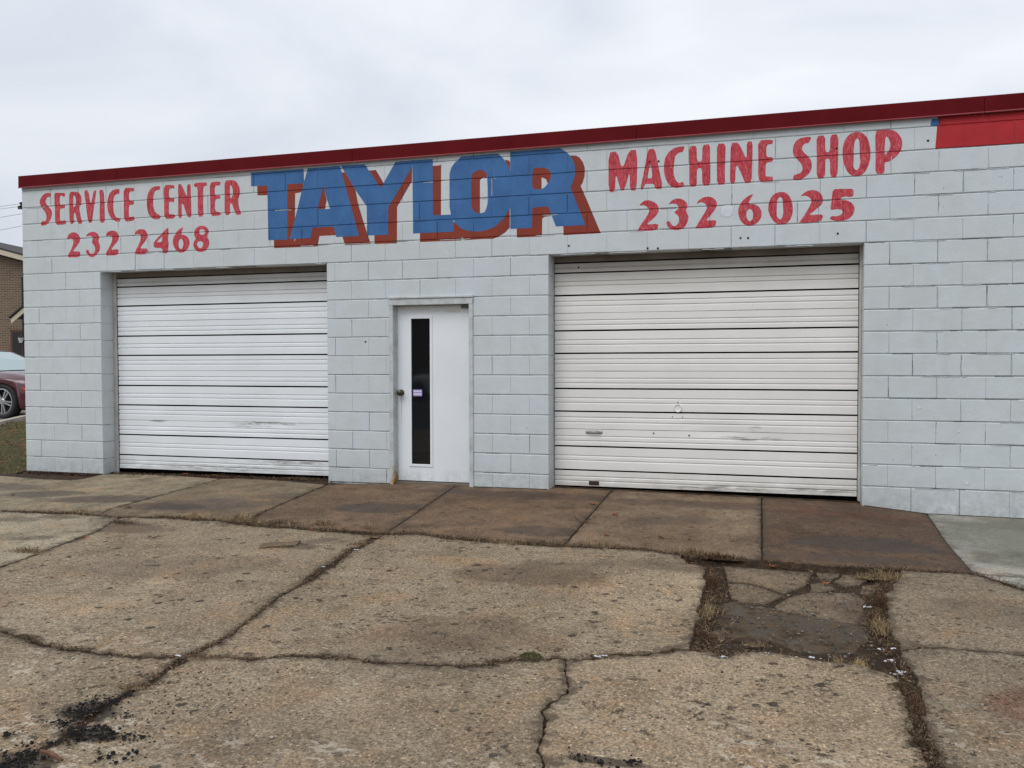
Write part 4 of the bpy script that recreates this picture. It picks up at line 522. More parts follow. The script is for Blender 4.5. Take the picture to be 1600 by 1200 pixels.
# apron
apr = sheet('apron', ar(XL, XR, .4), ar(-1.78, .3, .2), lambda x, y: gz(x, y)-.03, M['soil'], 'rust-stained concrete apron along the foot of the shop wall')
BK = [V2(XL, -.30), V2(-3, -.28)] + [Vector(p) for p in BACK]
def backy(x): return .27 if x > 4.3 else lerp_tab(x, [p.x for p in BK], [p.y for p in BK])
Ab = {n_: CR[n_][-1][0] for n_ in ('A1', 'A2', 'A3', 'A4', 'A5', 'A6')}; At = {n_: CR[n_][0][0] for n_ in Ab}
def topline(a, b):
    r = [V2(a, backy(a))] + [p for p in BK if a+.03 < p.x < b-.03] + [V2(b, backy(b))]; return r
def jtop(a, b, rev=True): return side('J', 1, a, b, rev)
def acr(nm, s, rev):
    r = [p for p in vend(nm, s) if p.y < backy(p.x)-.005][:-1]; return r[::-1] if rev else r
def xat(nm): 
    for p in LINES[nm]['c']:
        if p.y <= backy(p.x): return p.x
    return p.x
slab('concrete_slab', topline(XL, xat('A1')-.006) + acr('A1', -1, False) + jtop(XL, Ab['A1']-.02), M['apron'][0], apr, grid=.16, chamf=.008)
order = ['A1', 'A2', 'A3', 'A4', 'A5', 'A6']; mats = [1, 2, 2, 3, 4]
for (a, b), mi in zip(zip(order, order[1:]), mats):
    slab('concrete_slab', topline(xat(a)+.008, xat(b)-.008) + acr(b, -1, False) + jtop(Ab[a]+.02, Ab[b]-.02) + acr(a, 1, True), M['apron'][mi], apr, grid=.12, chamf=.008, tilt=(0, 0, .001*(mi-2)))
# newer grey-green slab with pale tooled border
A6 = LINES['A6']; n0 = A6['l']; inn = [p + Vector((.11, 0)) for p in n0]
nl = LINES['N']['l']
slab('concrete_slab', [V2(XR, .27), V2(n0[0].x, .27)] + n0[1:-3] + [nl[1] + V2(.03, .01)] + [p for p in nl if p.x > n0[-1].x+.06], M['newslab'], apr, off=.002, grid=.2, chamf=.004)
jl = [p for p in LINES['J']['l'] if p.x > CR['A6'][-1][0]+.03 and p.x < 12.4]; nr = [p for p in LINES['N']['r'] if p.x > n0[-1].x+.03]
slab('concrete_slab', nr + [V2(XR, -5.0)] + jl[::-1], M['newedge'], apr, off=-.002, grid=.3, chamf=.004)
# ------------------------------------------------------------ building
shop = empty('machine_shop', (0, 0, 0)); tag(shop, 'long low machine shop of painted grey blocks with blue and red lettering', 'building')
XW0, XW1, ZT, DEP = -.05, 15.6, 3.60, 11.0
OPL, OPR, OPE = (1.095, 4.088), (6.583, 9.556), (4.836, 5.772)
ZO, ZE = 2.438, 2.032
def xh(h): return h*.1994 - .018*max(0, (6-h)/6.)
mb = MB(); e = .004
def core(x0, x1, z0, z1): mb.box(x0, x1, .0075, .196, z0, z1)
core(XW0+e, OPL[0]-e, -.3, ZT-.05); core(OPL[0]-e, OPL[1]+e, ZO+e, ZT-.05); core(OPL[1]+e, OPE[0]-e, -.3, ZT-.05); core(OPE[0]-e, OPE[1]+e, ZE+e, ZT-.05)
core(OPE[1]+e, OPR[0]-e, -.3, ZT-.05); core(OPR[0]-e, OPR[1]+e, ZO+e, ZT-.05); core(OPR[1]+e, XW1-e, -.3, ZT-.05)
mb.build('mortar_bed', M['mortar'], shop)
mb = MB(); mb.box(XW0+.002, XW0+.2, .21, DEP, -.3, ZT-.06); mb.box(XW1-.2, XW1-.002, .21, DEP, -.3, ZT-.06); mb.box(XW0+.002, XW1-.002, DEP, DEP+.2, -.3, ZT-.06)
mb.build('side_wall', M['wall'], shop)
mb = MB(); mb.box(XW0+.01, XW1-.01, .05, DEP+.19, ZT-.05, ZT-.02); mb.build('roof', M['roof'], shop)
rb = random.Random(11)
blocks = []
for c in range(18):
    z0, z1 = c*.2032, (c+1)*.2032
    if c == 0: z0 = -.16
    if c == 17: z1 = ZT-.06
    par = c % 2
    bs = [XW0] + [xh(h) for h in range(1, 80) if h % 2 == par and xh(h) < XW1-.1 and h > 0] + [XW1]
    segs = [(XW0, XW1)]
    ops = ([OPL, OPR] if c < 12 else []) + ([OPE] if c < 10 else [])
    for o_ in ops:
        ns = []
        for a, b in segs:
            if o_[0] > a and o_[1] < b: ns += [(a, o_[0]), (o_[1], b)]
            else: ns.append((a, b))
        segs = ns
    for a, b in segs:
        cut = [a] + [x for x in bs if a+.035 < x < b-.035] + [b]
        jt = [(0, .003)] + [(rb.uniform(.0012, .0026), rb.uniform(.002, .0035)) if rb.random() < (.30 if x < 9 else .36) else (.0002, rb.uniform(.0006, .0016)) for x in cut[1:-1]] + [(0, .003)]
        for i_, (x0, x1) in enumerate(zip(cut, cut[1:])):
            hz = rb.uniform(.0026, .0046)
            pr = rb.uniform(0, .0014)
            blocks.append((x0 + jt[i_][0], x1 - jt[i_+1][0], z0+hz*.9, z1-hz*.7 if c < 17 else z1, -pr, rb.uniform(.0055, .0085), c, jt[i_][1], jt[i_+1][1]))
def block_mb(q, m2): m2.blk(q[0], q[1], q[4], .1975, q[2], q[3], q[5], q[7], q[8])
vis = [q for q in blocks if q[1] < 11.35]; vis.sort(key=lambda q: (q[6] == 17, 0))
first, rest = vis[:300], vis[300:] + [q for q in blocks if q[1] >= 11.35]
for q in first:
    m2 = MB(); block_mb(q, m2); m2.build('block', M['wall'], shop)
m2 = MB()
for q in rest: block_mb(q, m2)
tag(m2.build('block_courses', M['wall'], shop), kind='stuff')
# lettering, painted on each block face and down into the joints
def chaikin(p, it=1):
    for _ in range(it):
        r = []
        for a, b in zip(p, p[1:]+p[:1]):
            r += [(a[0]*.8+b[0]*.2, a[1]*.8+b[1]*.2), (a[0]*.2+b[0]*.8, a[1]*.2+b[1]*.8)]
        p = r
    return p
def clip(poly, x0, x1, z0, z1):
    for ax, v, sgn in ((0, x0, 1), (0, x1, -1), (1, z0, 1), (1, z1, -1)):
        r = []
        for a, b in zip(poly, poly[1:]+poly[:1]):
            ia, ib = sgn*(a[ax]-v) >= 0, sgn*(b[ax]-v) >= 0
            if ia: r.append(a)
            if ia != ib:
                t = (v-a[ax])/(b[ax]-a[ax]); r.append((a[0]+(b[0]-a[0])*t, a[1]+(b[1]-a[1])*t))
        poly = r
        if len(poly) < 3: return []
    return poly
def painted(name, outer, holes, mat, lift, label=None, ztop=None):
    loops = [outer] + holes; flat = [p for l in loops for p in l]
    tris = tessellate_polygon([[Vector((p[0], p[1], 0)) for p in l] for l in loops])
    m2 = MB(); bx0, bx1 = min(p[0] for p in outer), max(p[0] for p in outer); bz0, bz1 = min(p[1] for p in outer), max(p[1] for p in outer)
    near = [q for q in blocks if q[0] < bx1 and q[1] > bx0 and q[2] < bz1 and q[3] > bz0]
    for t in tris:
        P_ = [flat[i] for i in t]; A_ = (P_[1][0]-P_[0][0])*(P_[2][1]-P_[0][1])-(P_[2][0]-P_[0][0])*(P_[1][1]-P_[0][1])
        if abs(A_) < 1e-9: continue
        if A_ < 0: P_ = P_[::-1]
        m2.add([(p[0], .0075-.0006-lift, p[1]) for p in P_], [tuple(range(3))])
        for q in near:
            b = q[5]*.75; c = clip(P_, q[0]+q[7]*.8, q[1]-q[8]*.8, q[2]+b, q[3]-b)
            if c: m2.add([(p[0], q[4]-lift, p[1]) for p in c], [tuple(range(len(c)))])
            B, bl, br = q[5], q[7], q[8]
            for (a0, a1, c0, c1, fn) in ((q[0]+bl, q[1]-br, q[3]-b, q[3], lambda p: p[1]-(q[3]-B)), (q[0]+bl, q[1]-br, q[2], q[2]+b, lambda p: (q[2]+B)-p[1]),
                                         (q[0], q[0]+bl*.8, q[2]+b, q[3]-b, lambda p: ((q[0]+bl)-p[0])*B/bl), (q[1]-br*.8, q[1], q[2]+b, q[3]-b, lambda p: (p[0]-(q[1]-br))*B/br)):
                c = clip(P_, a0, a1, c0, c1)
                if c: m2.add([(p[0], q[4]-lift+max(0, fn(p)), p[1]) for p in c], [tuple(range(len(c)))])
    o = m2.build(name, mat, shop)
    if label: o['label'] = label
    return o
for li_, (ch, kd2, outer, holes) in enumerate(LET):
    outer = [tuple(p) for p in outer]; holes = [[tuple(p) for p in h] for h in holes]
    if kd2 == 'r':
        nm = 'painted_number' if ch.isdigit() else 'painted_letter'
        painted(nm, chaikin(outer), [chaikin(h) for h in holes], M['red'], .0008, 'red brush-painted %s' % ch)
    elif kd2 == 'b':
        if ch in 'OR': holes = [chaikin(h) for h in holes]
        painted('painted_letter', outer, holes, M['blue'], .0016 + .0003*(li_ % 2), 'large blue painted %s' % ch)
    else: painted('letter_shadow', outer, holes, M['rust'], .0005 + .0002*(li_ % 4))
painted('painted_band', [(10.139, 3.2535), (XW1-.01, 3.2535), (XW1-.01, 3.535), (10.158, 3.535)], [], M['band'], .0008)
painted('paint_dab', [(10.095, 3.462), (10.165, 3.455), (10.165, 3.52), (10.11, 3.52)], [], M['blue'], .0016)
painted('paint_dab', chaikin([(x+0.105, z+-0.030) for x, z in ((8.17, 2.79), (8.23, 2.76), (8.285, 2.78), (8.29, 2.86), (8.25, 2.885), (8.18, 2.87))], 2), [], M['patchpaint'], .0024)
for x, z in HOLES:
    m2 = MB(); m2.disc((x, -.0025, z), (0, -1, 0), .0105, [(1, 0), (1, .001), (.6, .0012)], 10); m2.build('anchor_hole', M['hole'], shop)
# broken, smeared joints of the settled right-hand wall and the ragged lintel edges
RJ = random.Random(21); mr_ = MB(); mc_ = MB()
def ragged(p0_, p1_, dens_, amp, wcr, seed):
    L_ = math.dist(p0_, p1_); n_ = max(2, int(L_/.012)); hor = abs(p1_[0]-p0_[0]) > abs(p1_[1]-p0_[1]); run = []
    def flush():
        if len(run) > 3:
            pts_ = [(x, -.0012, z) for x, z in run]; mr_.tube(pts_, [.0009] + [RJ.uniform(.0022, .0042) for _ in run[1:-1]] + [.0009], 5, False)
        run.clear()
    for i in range(n_+1):
        t = i/n_; x = p0_[0]+(p1_[0]-p0_[0])*t; z = p0_[1]+(p1_[1]-p0_[1])*t; q = fnoise((x, z, seed), 14)*amp
        if hor: z += q
        else: x += q
        if noise.noise(Vector((x*3.1, z*3.1, seed))) > dens_: run.append((x + (0 if hor else .005), z - (.006 if hor else 0)))
        else: flush()
        if noise.noise(Vector((x*4.3+7, z*4.3, seed))) > dens_ + .05:
            w = wcr*RJ.uniform(.4, 1.3)
            mc_.box(x-(.0065 if hor else w*.5), x+(.0065 if hor else w*.5), -.0019, .002, z-(w*.5 if hor else .0065), z+(w*.5 if hor else .0065))
    flush()
for q in blocks:
    if q[1] > 9.95 and q[0] < 11.4 and 0 < q[6] < 16:
        far_r = min(1, (q[0]-9.5)/1.2)
        ragged((max(9.6, q[0]), q[2]), (q[1], q[2]), .26 - .26*far_r, .006, .0034, q[6])
        if q[0] > 9.7: ragged((q[0], q[2]+.01), (q[0], q[3]-.01), .27 - .22*far_r, .007, .0034, q[6]+50)
ragged((1.1, 2.440), (4.08, 2.440), .12, .005, .005, 3.3); ragged((6.6, 2.440), (9.55, 2.440), .10, .005, .005, 4.3)
for za in (2.642, 2.845, 3.048, 3.251): ragged((-.04, za), (10.1, za), .42, .004, .004, za)
for xa2, za, zb2 in ((8.38, 2.85, 3.04), (9.16, 2.65, 2.84), (5.98, 3.06, 3.25), (1.77, 2.65, 2.84), (1.36, 2.85, 3.04)): ragged((xa2, za), (xa2, zb2), -.2, .004, .004, xa2)
tag(mr_.build('mortar_smear', M['wall'], shop, True), kind='stuff'); tag(mc_.build('joint_crack', M['crack'], shop), kind='stuff')
# sheet-metal coping
def zc(x): return 3.487 + .0042*x
for x0, x1 in ((XW0-.014, 1.372), (1.376, 4.42), (4.424, 7.47), (7.474, 10.52), (10.524, XW1+.02)):
    prof = [(.24, .148), (-.028, .150), (-.034, .146), (-.036, .012), (-.043, .004), (-.041, -.001), (-.030, .004), (-.002, .010)]
    vs = [(x, y, zc(x)+z) for x in (x0, x1) for y, z in prof]; n = len(prof)
    o = mesh('coping', vs, [(i, i+1, n+i+1, n+i) for i in range(n-1)] + [tuple(range(n)), tuple(range(2*n-1, n-1, -1))], [M['coping'], M['coping_lip']], shop, fm=[0,0,0,1,1,1,0,0,0])
# roll-up doors
def panel(x0, x1, zt, zb, grooves, mat, parent, seed, dents=()):
    ga = .0085 if zt not in (1.857, 1.260, .663) else .0022; gb = .0080 if zb not in (1.857, 1.260, .663) else .0022
    prof = [(zt-ga, .016), (zt-ga, .001), (zt-ga-.0015, 0)]
    for gd in grooves:
        z = zt - gd
        if z - .022 > zb: prof += [(z+.0015, 0), (z-.0015, .0105), (z-.0055, .0105), (z-.0175, 0)]
    prof += [(zb+gb+.0015, 0), (zb+gb, .001), (zb+gb, .016)]
    nx = 30; V = []
    for i in range(nx+1):
        x = x0 + (x1-x0)*i/nx
        for z, y in prof:
            b = .0035*fnoise((x*.8, z*3, seed), 1.2)
            dz = .0016*fnoise((x*.7, seed, 3), 1.)
            for (dx, dzz, r, dep) in dents:
                q = ((x-dx)/r)**2 + ((z-dzz)/(r*.35))**2
                b += dep*math.exp(-q)
            V.append((x, .212 + y + b, z + dz))
    n = len(prof); F = [(i*n+k_, i*n+k_+1, (i+1)*n+k_+1, (i+1)*n+k_) for i in range(nx) for k_ in range(n-1)]
    F = [f[::-1] for f in F]
    o = mesh('door_panel', V, F, mat, parent, True)
    mod = None
    o.data.polygons.foreach_set('use_smooth', [False]*len(F)); return o
ZB = [(2.376, 2.271, (.05,)), (2.271, 2.040, (.085, .131)), (2.040, 1.857, (.056, .105)), (1.857, 1.677, (.068, .117)), (1.677, 1.444, (.091, .139)), (1.444, 1.260, (.056, .105)), (1.260, 1.080, (.068, .117)),
      (1.080, .845, (.091, .139)), (.845, .663, (.056, .105)), (.663, .484, (.068, .117)), (.484, .238, (.091, .139)), (.238, .066, (.060, .105))]
def rolldoor(x0, x1, mat, label, dents):
    m2 = MB(); m2.box(x0-.06, x1+.06, .258, .27, .03, 2.6); gdr = m2.build('garage_door', M['doorback'], shop); gdr['label'] = label
    for i, (a, b, gr_) in enumerate(ZB): panel(x0, x1, a, b, gr_, mat, gdr, i*3.7 + x0, dents)
    return gdr
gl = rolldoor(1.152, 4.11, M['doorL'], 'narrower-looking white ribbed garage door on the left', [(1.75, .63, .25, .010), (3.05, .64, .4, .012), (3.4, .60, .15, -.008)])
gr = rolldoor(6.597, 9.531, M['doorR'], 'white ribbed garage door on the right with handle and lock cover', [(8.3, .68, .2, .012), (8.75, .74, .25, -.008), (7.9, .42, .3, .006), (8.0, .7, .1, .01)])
m2 = MB(); m2.box(1.080, 1.148, .200, .206, .0, 2.44); m2.build('door_track', M['track'], shop)
m2 = MB(); m2.box(4.075, 4.2, .200, .206, 0, 2.44); m2.build('door_track', M['track'], shop)
m2 = MB(); m2.box(1.150, 4.07, .199, .206, 2.380, 2.52); m2.build('header_board', M['header'], shop)
m2 = MB(); m2.box(6.56, 6.594, .200, .206, .03, 2.44); m2.build('door_track', M['track'], shop)
m2 = MB(); m2.box(9.536, 9.60, .200, .206, .04, 2.44); m2.build('door_track', M['track'], shop)
m2 = MB(); m2.box(9.540, 9.553, .15, .199, .04, 2.44); m2.build('track_flange', M['track'], shop)
m2 = MB(); m2.box(6.596, 9.534, .199, .206, 2.380, 2.52); m2.build('header_board', M['header'], shop)
# lift handle, lock cover, slot and bolts on the right door
hx, hz_ = 7.011, 0.635
m2 = MB(); m2.tube([(hx-.06, .205, hz_), (hx-.048, .186, hz_), (hx+.048, .186, hz_), (hx+.06, .205, hz_)], .0085, 8); m2.disc((hx-.068, .212, hz_), (0, -1, 0), .021, [(1, 0), (1, .006), (.7, .010)], 14); m2.disc((hx+.068, .212, hz_), (0, -1, 0), .021, [(1, 0), (1, .006), (.7, .010)], 14)
m2.build('lift_handle', M['metalgrey'], gr, True)
m2 = MB(); m2.box(hx-.05, hx+.05, .2085, .2105, hz_-.014, hz_+.012); m2.build('handle_slot', M['hole'], gr)
lxx, lz = 7.859, 0.890
m2 = MB(); m2.disc((lxx, .214, lz), (0, -1, 0), .040, [(1, 0), (1, .012), (.92, .015), (.86, .011), (.3, .012)], 26); m2.build('lock_cover', M['doorR'], gr, True)
for dx, dz in ((0, .062), (-.053, -.087), (.047, -.088), (.11, -.27), (-.24, -.255)):
    m2 = MB(); m2.disc((lxx+dx, .2125, lz+dz), (0, -1, 0), .006 if dz > -.2 else .008, [(1, 0), (.9, .004), (.5, .005)], 10); m2.build('bolt', M['hole'] if dz < -.2 else M['brass'], gr)
m2 = MB(); m2.box(6.958, 7.062, .2065, .2115, 0.087, 0.127); m2.build('bottom_slot', simple('rusty_slot', (.035, .022, .015), .9), gr)
# entry door and frame
fr = MB()
fr.bbox(OPE[0]-.004, OPE[0]+.040, -.016, .14, -.02, 1.995, .003); fr.bbox(OPE[1]-.040, OPE[1]+.004, -.016, .14, -.02, 1.995, .003); fr.bbox(OPE[0]-.004, OPE[1]+.004, -.018, .14, 1.962, 2.03, .003)
fr.bbox(OPE[0]-.010, OPE[1]+.008, -.030, .02, 2.031, 2.052, .003); fr.box(OPE[0]+.040, OPE[0]+.050, .06, .14, 0, 1.96); fr.box(OPE[1]-.048, OPE[1]-.040, .06, .14, 0, 1.96)
fr.build('door_frame', M['frame'], shop)
m2 = MB(); m2.box(OPE[0]+.02, OPE[1]-.02, .03, .2, .0, .070); m2.build('threshold', simple('threshold_wood', (.16, .13, .10), .85, var=.3), shop)
DX0, DX1, DZ0, DZ1, DY = OPE[0]+.051, OPE[1]-.049, .080, 1.957, .085
PX0, PX1, PZ0, PZ1 = 5.047, 5.260, .260, 1.820
m2 = MB(); m2.box(DX0, PX0, DY, DY+.045, DZ0, DZ1); m2.box(PX1, DX1, DY, DY+.045, DZ0, DZ1); m2.box(PX0, PX1, DY, DY+.045, DZ0, PZ0); m2.box(PX0, PX1, DY, DY+.045, PZ1, DZ1)
ent = m2.build('entry_door', M['entry'], shop); ent['label'] = 'white flush entry door with tall narrow dark window'
m2 = MB(); w_ = .028
m2.bbox(PX0-w_, PX0, DY-.009, DY+.01, PZ0-w_, PZ1+w_, .003); m2.bbox(PX1, PX1+w_, DY-.009, DY+.01, PZ0-w_, PZ1+w_, .003); m2.bbox(PX0, PX1, DY-.009, DY+.01, PZ1, PZ1+w_, .003); m2.bbox(PX0, PX1, DY-.009, DY+.01, PZ0-w_, PZ0, .003)
m2.build('window_moulding', M['entry'], ent)
m2 = MB(); m2.box(PX0, PX1, DY+.012, DY+.018, PZ0, PZ1); m2.build('window_pane', M['glass'], ent)
m2 = MB(); m2.mi = 0; m2.box(PX0+.012, PX0+.116, DY+.0085, DY+.0110, .990, 1.062); m2.mi = 1
m2.box(PX0+.020, PX0+.108, DY+.007, DY+.0090, 1.036, 1.051); m2.box(PX0+.018, PX0+.110, DY+.007, DY+.0090, 1.000, 1.026); m2.mi = 0
for q in range(6): m2.box(PX0+.024+q*.014, PX0+.033+q*.014, DY+.006, DY+.0072, 1.012, 1.016)
m2.build('sticker', [M['sticker'], M['sticker_white']], ent)
m2 = MB(); m2.disc((4.927, DY, 1.028), (0, -1, 0), .034, [(1, 0), (1, .006), (.45, .010), (.42, .030), (.85, .040), (.95, .055), (.85, .068), (.3, .072)], 20); m2.build('knob', M['brass'], ent, True)
m2 = MB(); m2.bbox(DX1-.10, DX1-.004, DY-.03, DY, DZ1-.035, DZ1, .002); m2.build('door_closer', M['header'], ent)
# chip marks in the paint at right
for x, z, r in ((10.024, 0.941, .022), (10.423, 0.264, .018), (10.356, 0.727, .012), (10.66, 2.985, .012)):
    m2 = MB(); pts_ = [(x + r*math.cos(t)*rnd.uniform(.6, 1.2), z + r*math.sin(t)*rnd.uniform(.5, 1.)) for t in [i*math.pi/4 for i in range(8)]]
    m2.add([(p[0], -.0045, p[1]) for p in pts_], [tuple(range(8))]); m2.build('paint_chip', M['patchpaint'], shop)
# ------------------------------------------------------------ lawn, kerb, car, house at left
lawn = sheet('lawn', ar(BG['kerb'][0][0]+.1, XW0-.005, .12), ar(-.26, 14, .14), lambda x, y: .035 + .2*min(1, max(0, y/4.5)) + .03*fnoise((x, y, 0), .9) + .012*fnoise((x, y, 7), 6) - (.05 if y < -.2 else 0), M['lawn'])
def blades(name, spots, mats, seed, parent=None, mat_r=None):
    # spots: list of (x, y, z, height, lean, matindex)
    R3 = random.Random(seed); m2 = MB()
    for (x, y, z, h, ln, mi) in spots:
        a = R3.uniform(0, 6.283); d = (math.cos(a), math.sin(a)); w = min(.0026, h*.018+.0011); b = R3.uniform(0, 6.283); wx, wy = math.cos(b)*w, math.sin(b)*w
        m2.mi = mi
        m2.add([(x-wx, y-wy, z), (x+wx, y+wy, z), (x+d[0]*h*ln*.4+wx*.7, y+d[1]*h*ln*.4+wy*.7, z+h*.6), (x+d[0]*h*ln*.4-wx*.7, y+d[1]*h*ln*.4-wy*.7, z+h*.6), (x+d[0]*h*ln, y+d[1]*h*ln, z+h*(1-.25*ln))], [(0, 1, 2, 3), (3, 2, 4)])
    if mat_r:
        m2.mi = 1; n_ = 26; vs = [(0, 0, .004)] + [(mat_r[0]*math.cos(6.2832*i/n_)*R3.uniform(.7, 1.1), mat_r[1]*math.sin(6.2832*i/n_)*R3.uniform(.6, 1.2), R3.uniform(-.004, .004)) for i in range(n_)]
        m2.add(vs, [(0, 1+i, 1+(i+1) % n_) for i in range(n_)])
    return m2.build(name, mats, parent)
R4 = random.Random(3); sp = []
for i in range(26000):
    y = R4.uniform(-.24, 6.5) if i % 3 else R4.uniform(-.24, 2.); x = R4.uniform(BG['kerb'][0][0]+.15, XW0-.03)
    gmix = noise.noise(Vector((x*.9, y*.7, 2))) + (.35 if y > 2.2 else -.25)
    z = .035 + .2*min(1, max(0, y/4.5)) + .03*fnoise((x, y, 0), .9)
    sp.append((x, y, z-.01, R4.uniform(.02, .055), R4.uniform(.3, 1.2), 0 if R4.random() < .5+gmix else R4.choice((1, 1, 2))))
tag(blades('grass', sp, [M['p_lawngreen'], M['p_dead'], M['p_dry']], 4), 'patchy winter lawn of green and straw blades beside the shop wall', None, None, 'stuff')
sp = MB()
for i in range(900):
    x, y = R4.uniform(-5.2, -.15), R4.uniform(-.3, 4.5); s_ = R4.uniform(.015, .04); a = R4.uniform(0, 6.28); z = .05 + .2*min(1, max(0, y/4.5)) + .03*fnoise((x, y, 0), .9)
    sp.mi = R4.choice((0, 0, 1)); c, s2 = math.cos(a)*s_, math.sin(a)*s_
    sp.add([(x-c, y-s2, z), (x+s2*.6, y-c*.6, z+R4.uniform(0, .02)), (x+c, y+s2, z+.006), (x-s2*.6, y+c*.6, z+R4.uniform(0, .02))], [(0, 1, 2, 3)])
tag(sp.build('leaf_litter', [M['p_dead'], M['leaf']]), 'brown leaf litter scattered on the lawn', None, None, 'stuff')
ka, kb = Vector(BG['kerb'][0]), Vector(BG['kerb'][1]); kdv = (kb-ka).normalized(); m2 = MB()
p0, p1 = ka - kdv*5.2, ka + kdv*16; nn = Vector((kdv.y, -kdv.x))  # nn points to +X (lawn)
def qp(p, n, z): q = p + nn*n; return (q.x, q.y, z + .2*min(1, max(0, q.y/4.5)))
for i in range(7):
    a, b = p0 + (p1-p0)*i/7 + kdv*.006, p0 + (p1-p0)*(i+1)/7
    m3 = MB(); m3.add([qp(a, -.02, -.1), qp(a, 0, .10), qp(a, .015, .115), qp(a, .14, .115), qp(a, .15, .0), qp(b, -.02, -.1), qp(b, 0, .10), qp(b, .015, .115), qp(b, .14, .115), qp(b, .15, .0)],
       [(0, 5, 6, 1), (1, 6, 7, 2), (2, 7, 8, 3), (3, 8, 9, 4), (0, 1, 2, 3, 4), (9, 8, 7, 6, 5)])
    if i == 0: kroot = m3.build('kerb', M['kerb']); tag(kroot, 'low concrete kerb between lawn and parking lot', None, None, 'structure')
    else: m3.build('kerb_stone', M['kerb'], kroot)
